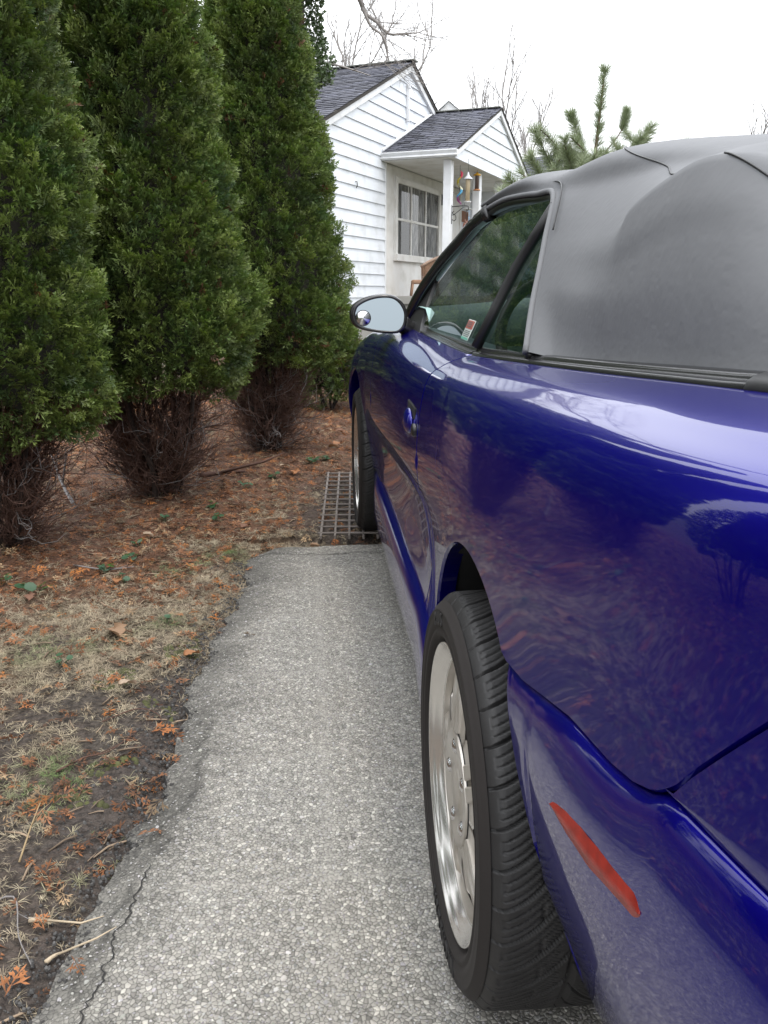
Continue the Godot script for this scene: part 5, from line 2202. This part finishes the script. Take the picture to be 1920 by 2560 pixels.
func build_grate():
	var o := thing("metal_grate", "rusty grey metal grid laid on the soil beside the front wheel", "grate", at(.02, .012, -3.0))
	var st := mb()
	for k in 9:
		st = mb()
		cbox(st, Vector3(-.16 + k * .063, 0, 0), Vector3(.0105, .020, 1.24), .002)
		obj("long_bar", st, M.steel, o)
	for k in 13:
		st = mb()
		tube(st, [Vector3(-.175, .008, -.58 + k * .097), Vector3(.36, .008, -.58 + k * .097)], [.0058, .0058], 6)
		obj("cross_rod", st, M.steel, o)
	o.rotation.y = -.055

# ---------------------------------------------------------------- scene
func _ready():
	var cam := Camera3D.new()
	cam.name = "camera"
	cam.position = Vector3(-.2196, 1.1485, 1.229)
	cam.rotation = Vector3(-.2754, -.0899, 0)
	cam.fov = 61.75
	cam.near = 0.02
	cam.far = 400.0
	cam.current = true
	add_child(cam)
	var sky := ProceduralSkyMaterial.new()
	sky.sky_top_color = L(2.5, 2.58, 2.7)
	sky.sky_horizon_color = L(.84, .86, .88)
	sky.sky_curve = 0.6
	sky.ground_bottom_color = Color(.40, .39, .37)
	sky.ground_horizon_color = Color(.55, .55, .54)
	sky.energy_multiplier = 1.0
	var env := Environment.new()
	env.background_mode = Environment.BG_SKY
	env.sky = Sky.new()
	env.sky.sky_material = sky
	env.background_energy_multiplier = 1.0
	env.tonemap_mode = Environment.TONE_MAPPER_LINEAR
	env.tonemap_exposure = 1.62
	env.sdfgi_enabled = true
	env.ssao_enabled = true
	env.ssil_enabled = true
	var we := WorldEnvironment.new()
	we.name = "world_environment"
	we.environment = env
	add_child(we)
	var sun := DirectionalLight3D.new()
	sun.name = "sun"
	sun.light_energy = 0.3
	sun.light_color = Color(1.0, .97, .92)
	sun.light_angular_distance = 10.0
	sun.shadow_enabled = true
	add_child(sun)
	sun.look_at_from_position(Vector3(.12, 1.0, .45) * 20.0, Vector3.ZERO)

	N3.seed = 11
	N3.noise_type = FastNoiseLite.TYPE_SIMPLEX_SMOOTH
	N3.frequency = 0.01
	N3.fractal_octaves = 2
	materials()
	for k in 6: sprays.append(spray_mesh(100 + k, 5 if k < 3 else 4))
	build_ground()
	build_driveway()
	build_house()
	simple_house("blue_house", "distant blue gabled house with white barge boards behind the porch roof", Vector3(4.35, 0, -27), -.28, 3.2, 3.2, 6.0, 8, L(.16, .26, .38))
	var cn: Node3D = simple_house("grey_house", "distant pale house with grey shingle roof at the right end of the porch", Vector3(8.3, 0, -27.5), .5, 2.6, 2.8, 4.7, 9, L(.35, .42, .5))
	var ch := mb()
	cbox(ch, Vector3(-1.95, 4.3, -1.0), Vector3(.42, 1.6, .42), .02)
	cbox(ch, Vector3(-1.95, 5.1, -1.0), Vector3(.5, .1, .5), .02)
	obj("chimney", ch, mat(L(.45, .36, .28), .9), cn)
	ch = mb()
	lathe(ch, [[.15, 5.12], [.14, 5.45], [.16, 5.5], [.0, 5.5]], 12, at(-1.95, 0, -1.0))
	obj("chimney_pot", ch, mat(L(.5, .34, .17), .9), cn)
	build_car()
	var prof := func(k: float, hs: float) -> Array: return [[.42, .30 * k], [.62, .42 * k], [.85, .475 * k], [1.15, .45 * k], [1.7, .365 * k], [2.3, .28 * k], [2.9, .215 * k], [3.5, .15 * k], [hs, .03 * k]]
	arborvitae("arborvitae nearest the camera at the left edge, cut off by the frame", hedge[1], [[.40, .30], [.62, .42], [.85, .475], [1.15, .45], [1.7, .41], [2.3, .36], [2.9, .31], [3.5, .25], [4.4, .08]], 29000, 21, 14, 700, .52)
	arborvitae("middle arborvitae of the hedge, with bare twiggy base beside the brown litter", hedge[2], prof.call(1.06, 3.85), 29000, 22, 15, 900, .58)
	arborvitae("arborvitae behind the side mirror, its tip beside the house roof", hedge[3], [[.42, .34], [.62, .46], [.85, .52], [1.15, .49], [1.7, .385], [2.3, .275], [2.9, .19], [3.5, .13], [4.1, .03]], 27000, 23, 15, 800, .58)
	arborvitae("arborvitae farthest along the hedge, half hidden next to the white siding", hedge[4], prof.call(1.0, 3.4), 13000, 24, 9, 60, .18)
	arborvitae("arborvitae outside the left of the frame beside the driveway", hedge[0], prof.call(1.0, 4.0), 9000, 25, 9, 60, .5)
	for q in [[-2.45, -.2, 41], [-2.75, .9, 42], [-3.0, 2.0, 43]]:
		arborvitae(["arborvitae beside the near end of the driveway, outside the frame", "arborvitae level with the rear wheel, outside the frame", "last arborvitae of the row behind the camera, outside the frame"][q[2] - 41], Vector3(q[0], 0, q[1]), prof.call(1.1, 4.0), 7000, q[2], 7, 40, .1)
	build_pine()
	build_ivy_tree()
	bare_tree("slender bare tree right behind the main roof ridge", Vector3(1.0, 0, -25), 7.9, 401, 2, 3, .5, "bare trees behind the houses")
	bare_tree("bare twiggy tree behind the left end of the roof ridge", Vector3(-.4, 0, -26), 7.7, 402, 2, 3, .5, "bare trees behind the houses")
	bare_tree("thin bare tree rising left of the chimney", Vector3(6.4, 0, -34), 7.7, 403, 1, 3, .35, "bare trees behind the houses")
	bare_tree("many-stemmed bare tree spreading right of the chimney", Vector3(7.6, 0, -33), 7.8, 404, 2, 3, .4, "bare trees behind the houses")
	bare_tree("small bare tree at the right edge above the fabric top", Vector3(17.2, 0, -32), 6.9, 405, 2, 3, .45, "bare trees behind the houses")
	build_grate()
	build_litter()
	var lv := [[-.86, -1.44, .085, .4], [-.60, -1.28, .05, 2.0], [-.93, -2.45, .06, 1.0], [-.52, -2.62, .06, 2.4], [-.20, -2.35, .055, .8], [-.30, -3.62, .08, 3.0], [-.36, -3.75, .06, 1.3], [-1.22, -1.72, .05, .2], [-.05, -4.3, .09, .6], [-.02, -4.42, .08, 2.2], [-.75, -1.05, .05, 1.9], [.0, -4.9, .08, 4.0], [-1.3, -3.0, .06, .1], [-.95, -1.9, .05, 2.9]]
	var ll := ["large curled tan leaf on the dry grass, lowest of the leaves", "orange-brown leaf on the driveway side of the dry grass", "small pale leaf in the litter below the middle arborvitae", "brown leaf between the middle trunk and the driveway corner", "tan leaf on the soil just in front of the metal grate", "larger brown leaf at the foot of the third arborvitae", "brown leaf beside green plants near the third trunk", "pale leaf in the litter at the left edge", "crumpled leaf in the dry grass beyond the grate", "rust-coloured leaf in the dry grass beyond the grate", "small brown leaf near the bare soil by the driveway edge", "leaf under the farthest arborvitae beside the front fender", "leaf in the shade between the two nearest trunks", "grey-brown leaf where the litter meets the dry grass"]
	for i in lv.size():
		leaf_thing(ll[i], lv[i][0], lv[i][1], lv[i][2], lv[i][3], .2 * sin(i * 3.0), [L(.24, .15, .09), L(.27, .12, .05), L(.33, .25, .18), L(.16, .08, .05)][i % 4])
	var gy := func(x: float, z: float, h := .01) -> Vector3: return Vector3(x, ground_y(x, z) + h, z)
	stick_thing("pale grey dead branch leaning to the ground left of the middle trunk", [gy.call(-1.36, -2.92), gy.call(-1.46, -3.1, .10), gy.call(-1.56, -3.3, .22)], .011, M.greytwig)
	stick_thing("thick brown stick lying right of the middle trunk", [gy.call(-.82, -3.42, .02), gy.call(-.72, -3.5, .02), gy.call(-.58, -3.56, .015)], .017, M.twig)
	stick_thing("thin dark twig forking on the bare soil by the driveway", [gy.call(-.84, -.64), gy.call(-.79, -.70), gy.call(-.73, -.71), gy.call(-.68, -.80)], .0028, M.twig)
	stick_thing("curved twig reaching over the driveway edge", [gy.call(-.78, -.86), gy.call(-.70, -.92), gy.call(-.64, -.90), gy.call(-.62, -.82, .02)], .0022, M.twig)
	stick_thing("long pale twig at the lower left corner of the soil", [gy.call(-.86, -.16), gy.call(-.80, -.20), gy.call(-.76, -.10), gy.call(-.72, -.04)], .0022, M.greytwig)
	stick_thing("straight straw-coloured stalk standing tilted on the soil", [gy.call(-.82, -.30), gy.call(-.81, -.36, .05), gy.call(-.80, -.40, .08)], .0025, mat(L(.3, .22, .12), .8))
	stick_thing("short pale wood chip near the lower edge of the soil", [gy.call(-.755, -.14), gy.call(-.735, -.145), gy.call(-.715, -.14)], .0055, mat(L(.42, .34, .24), .8))
	stick_thing("second pale wood chip closer to the driveway edge", [gy.call(-.70, -.05), gy.call(-.69, -.065), gy.call(-.675, -.075)], .005, mat(L(.42, .34, .24), .8))
	stick_thing("long thin stick in the litter left of the dry grass", [gy.call(-1.15, -2.05), gy.call(-1.02, -2.03), gy.call(-.92, -2.06)], .004, M.greytwig)
	var pl := [[-1.02, -2.02, 6, .042], [-.95, -2.16, 5, .04], [-1.23, -1.80, 5, .06], [-1.36, -1.86, 4, .04], [-.93, -1.92, 4, .038], [-.96, -2.36, 5, .036], [-.70, -2.88, 6, .04], [-.66, -2.72, 5, .036], [-.90, -2.72, 4, .036], [-.42, -3.52, 8, .04], [-.20, -3.86, 9, .045], [-.12, -3.95, 8, .045], [-.72, -1.55, 4, .03], [-.98, -1.22, 4, .03], [-.56, -3.30, 5, .036]]
	var ln := ["cluster of round green leaves in the middle of the brown litter", "small green plant just behind the middle cluster in the litter", "largest green plant, at the left below the nearest arborvitae", "dark green sprig close to the left frame edge", "two-leafed green sprig where litter meets dry grass", "tiny green plant below the middle trunk on its left", "green plant immediately right of the middle trunk", "small green plant right of the middle trunk, nearer the camera", "green leaves at the very foot of the middle trunk", "green patch left of the third trunk's foot", "grey-green patch beyond the third trunk, left of the front wheel", "second grey-green patch nearest the front wheel", "lone green sprig in the dry grass beside the driveway", "green sprig in the dry grass at the left", "green sprig between the middle and third trunks"]
	for i in pl.size(): seedling(ln[i], pl[i][0], pl[i][1], pl[i][2], pl[i][3] * .75, 900 + i)
	arborvitae("low green evergreen shrub in the gap between the hedge and the front fender", Vector3(-.02, 0, -6.2), [[.0, .30], [.3, .34], [.6, .22], [.85, .05]], 3500, 31, 5, 30, .06)
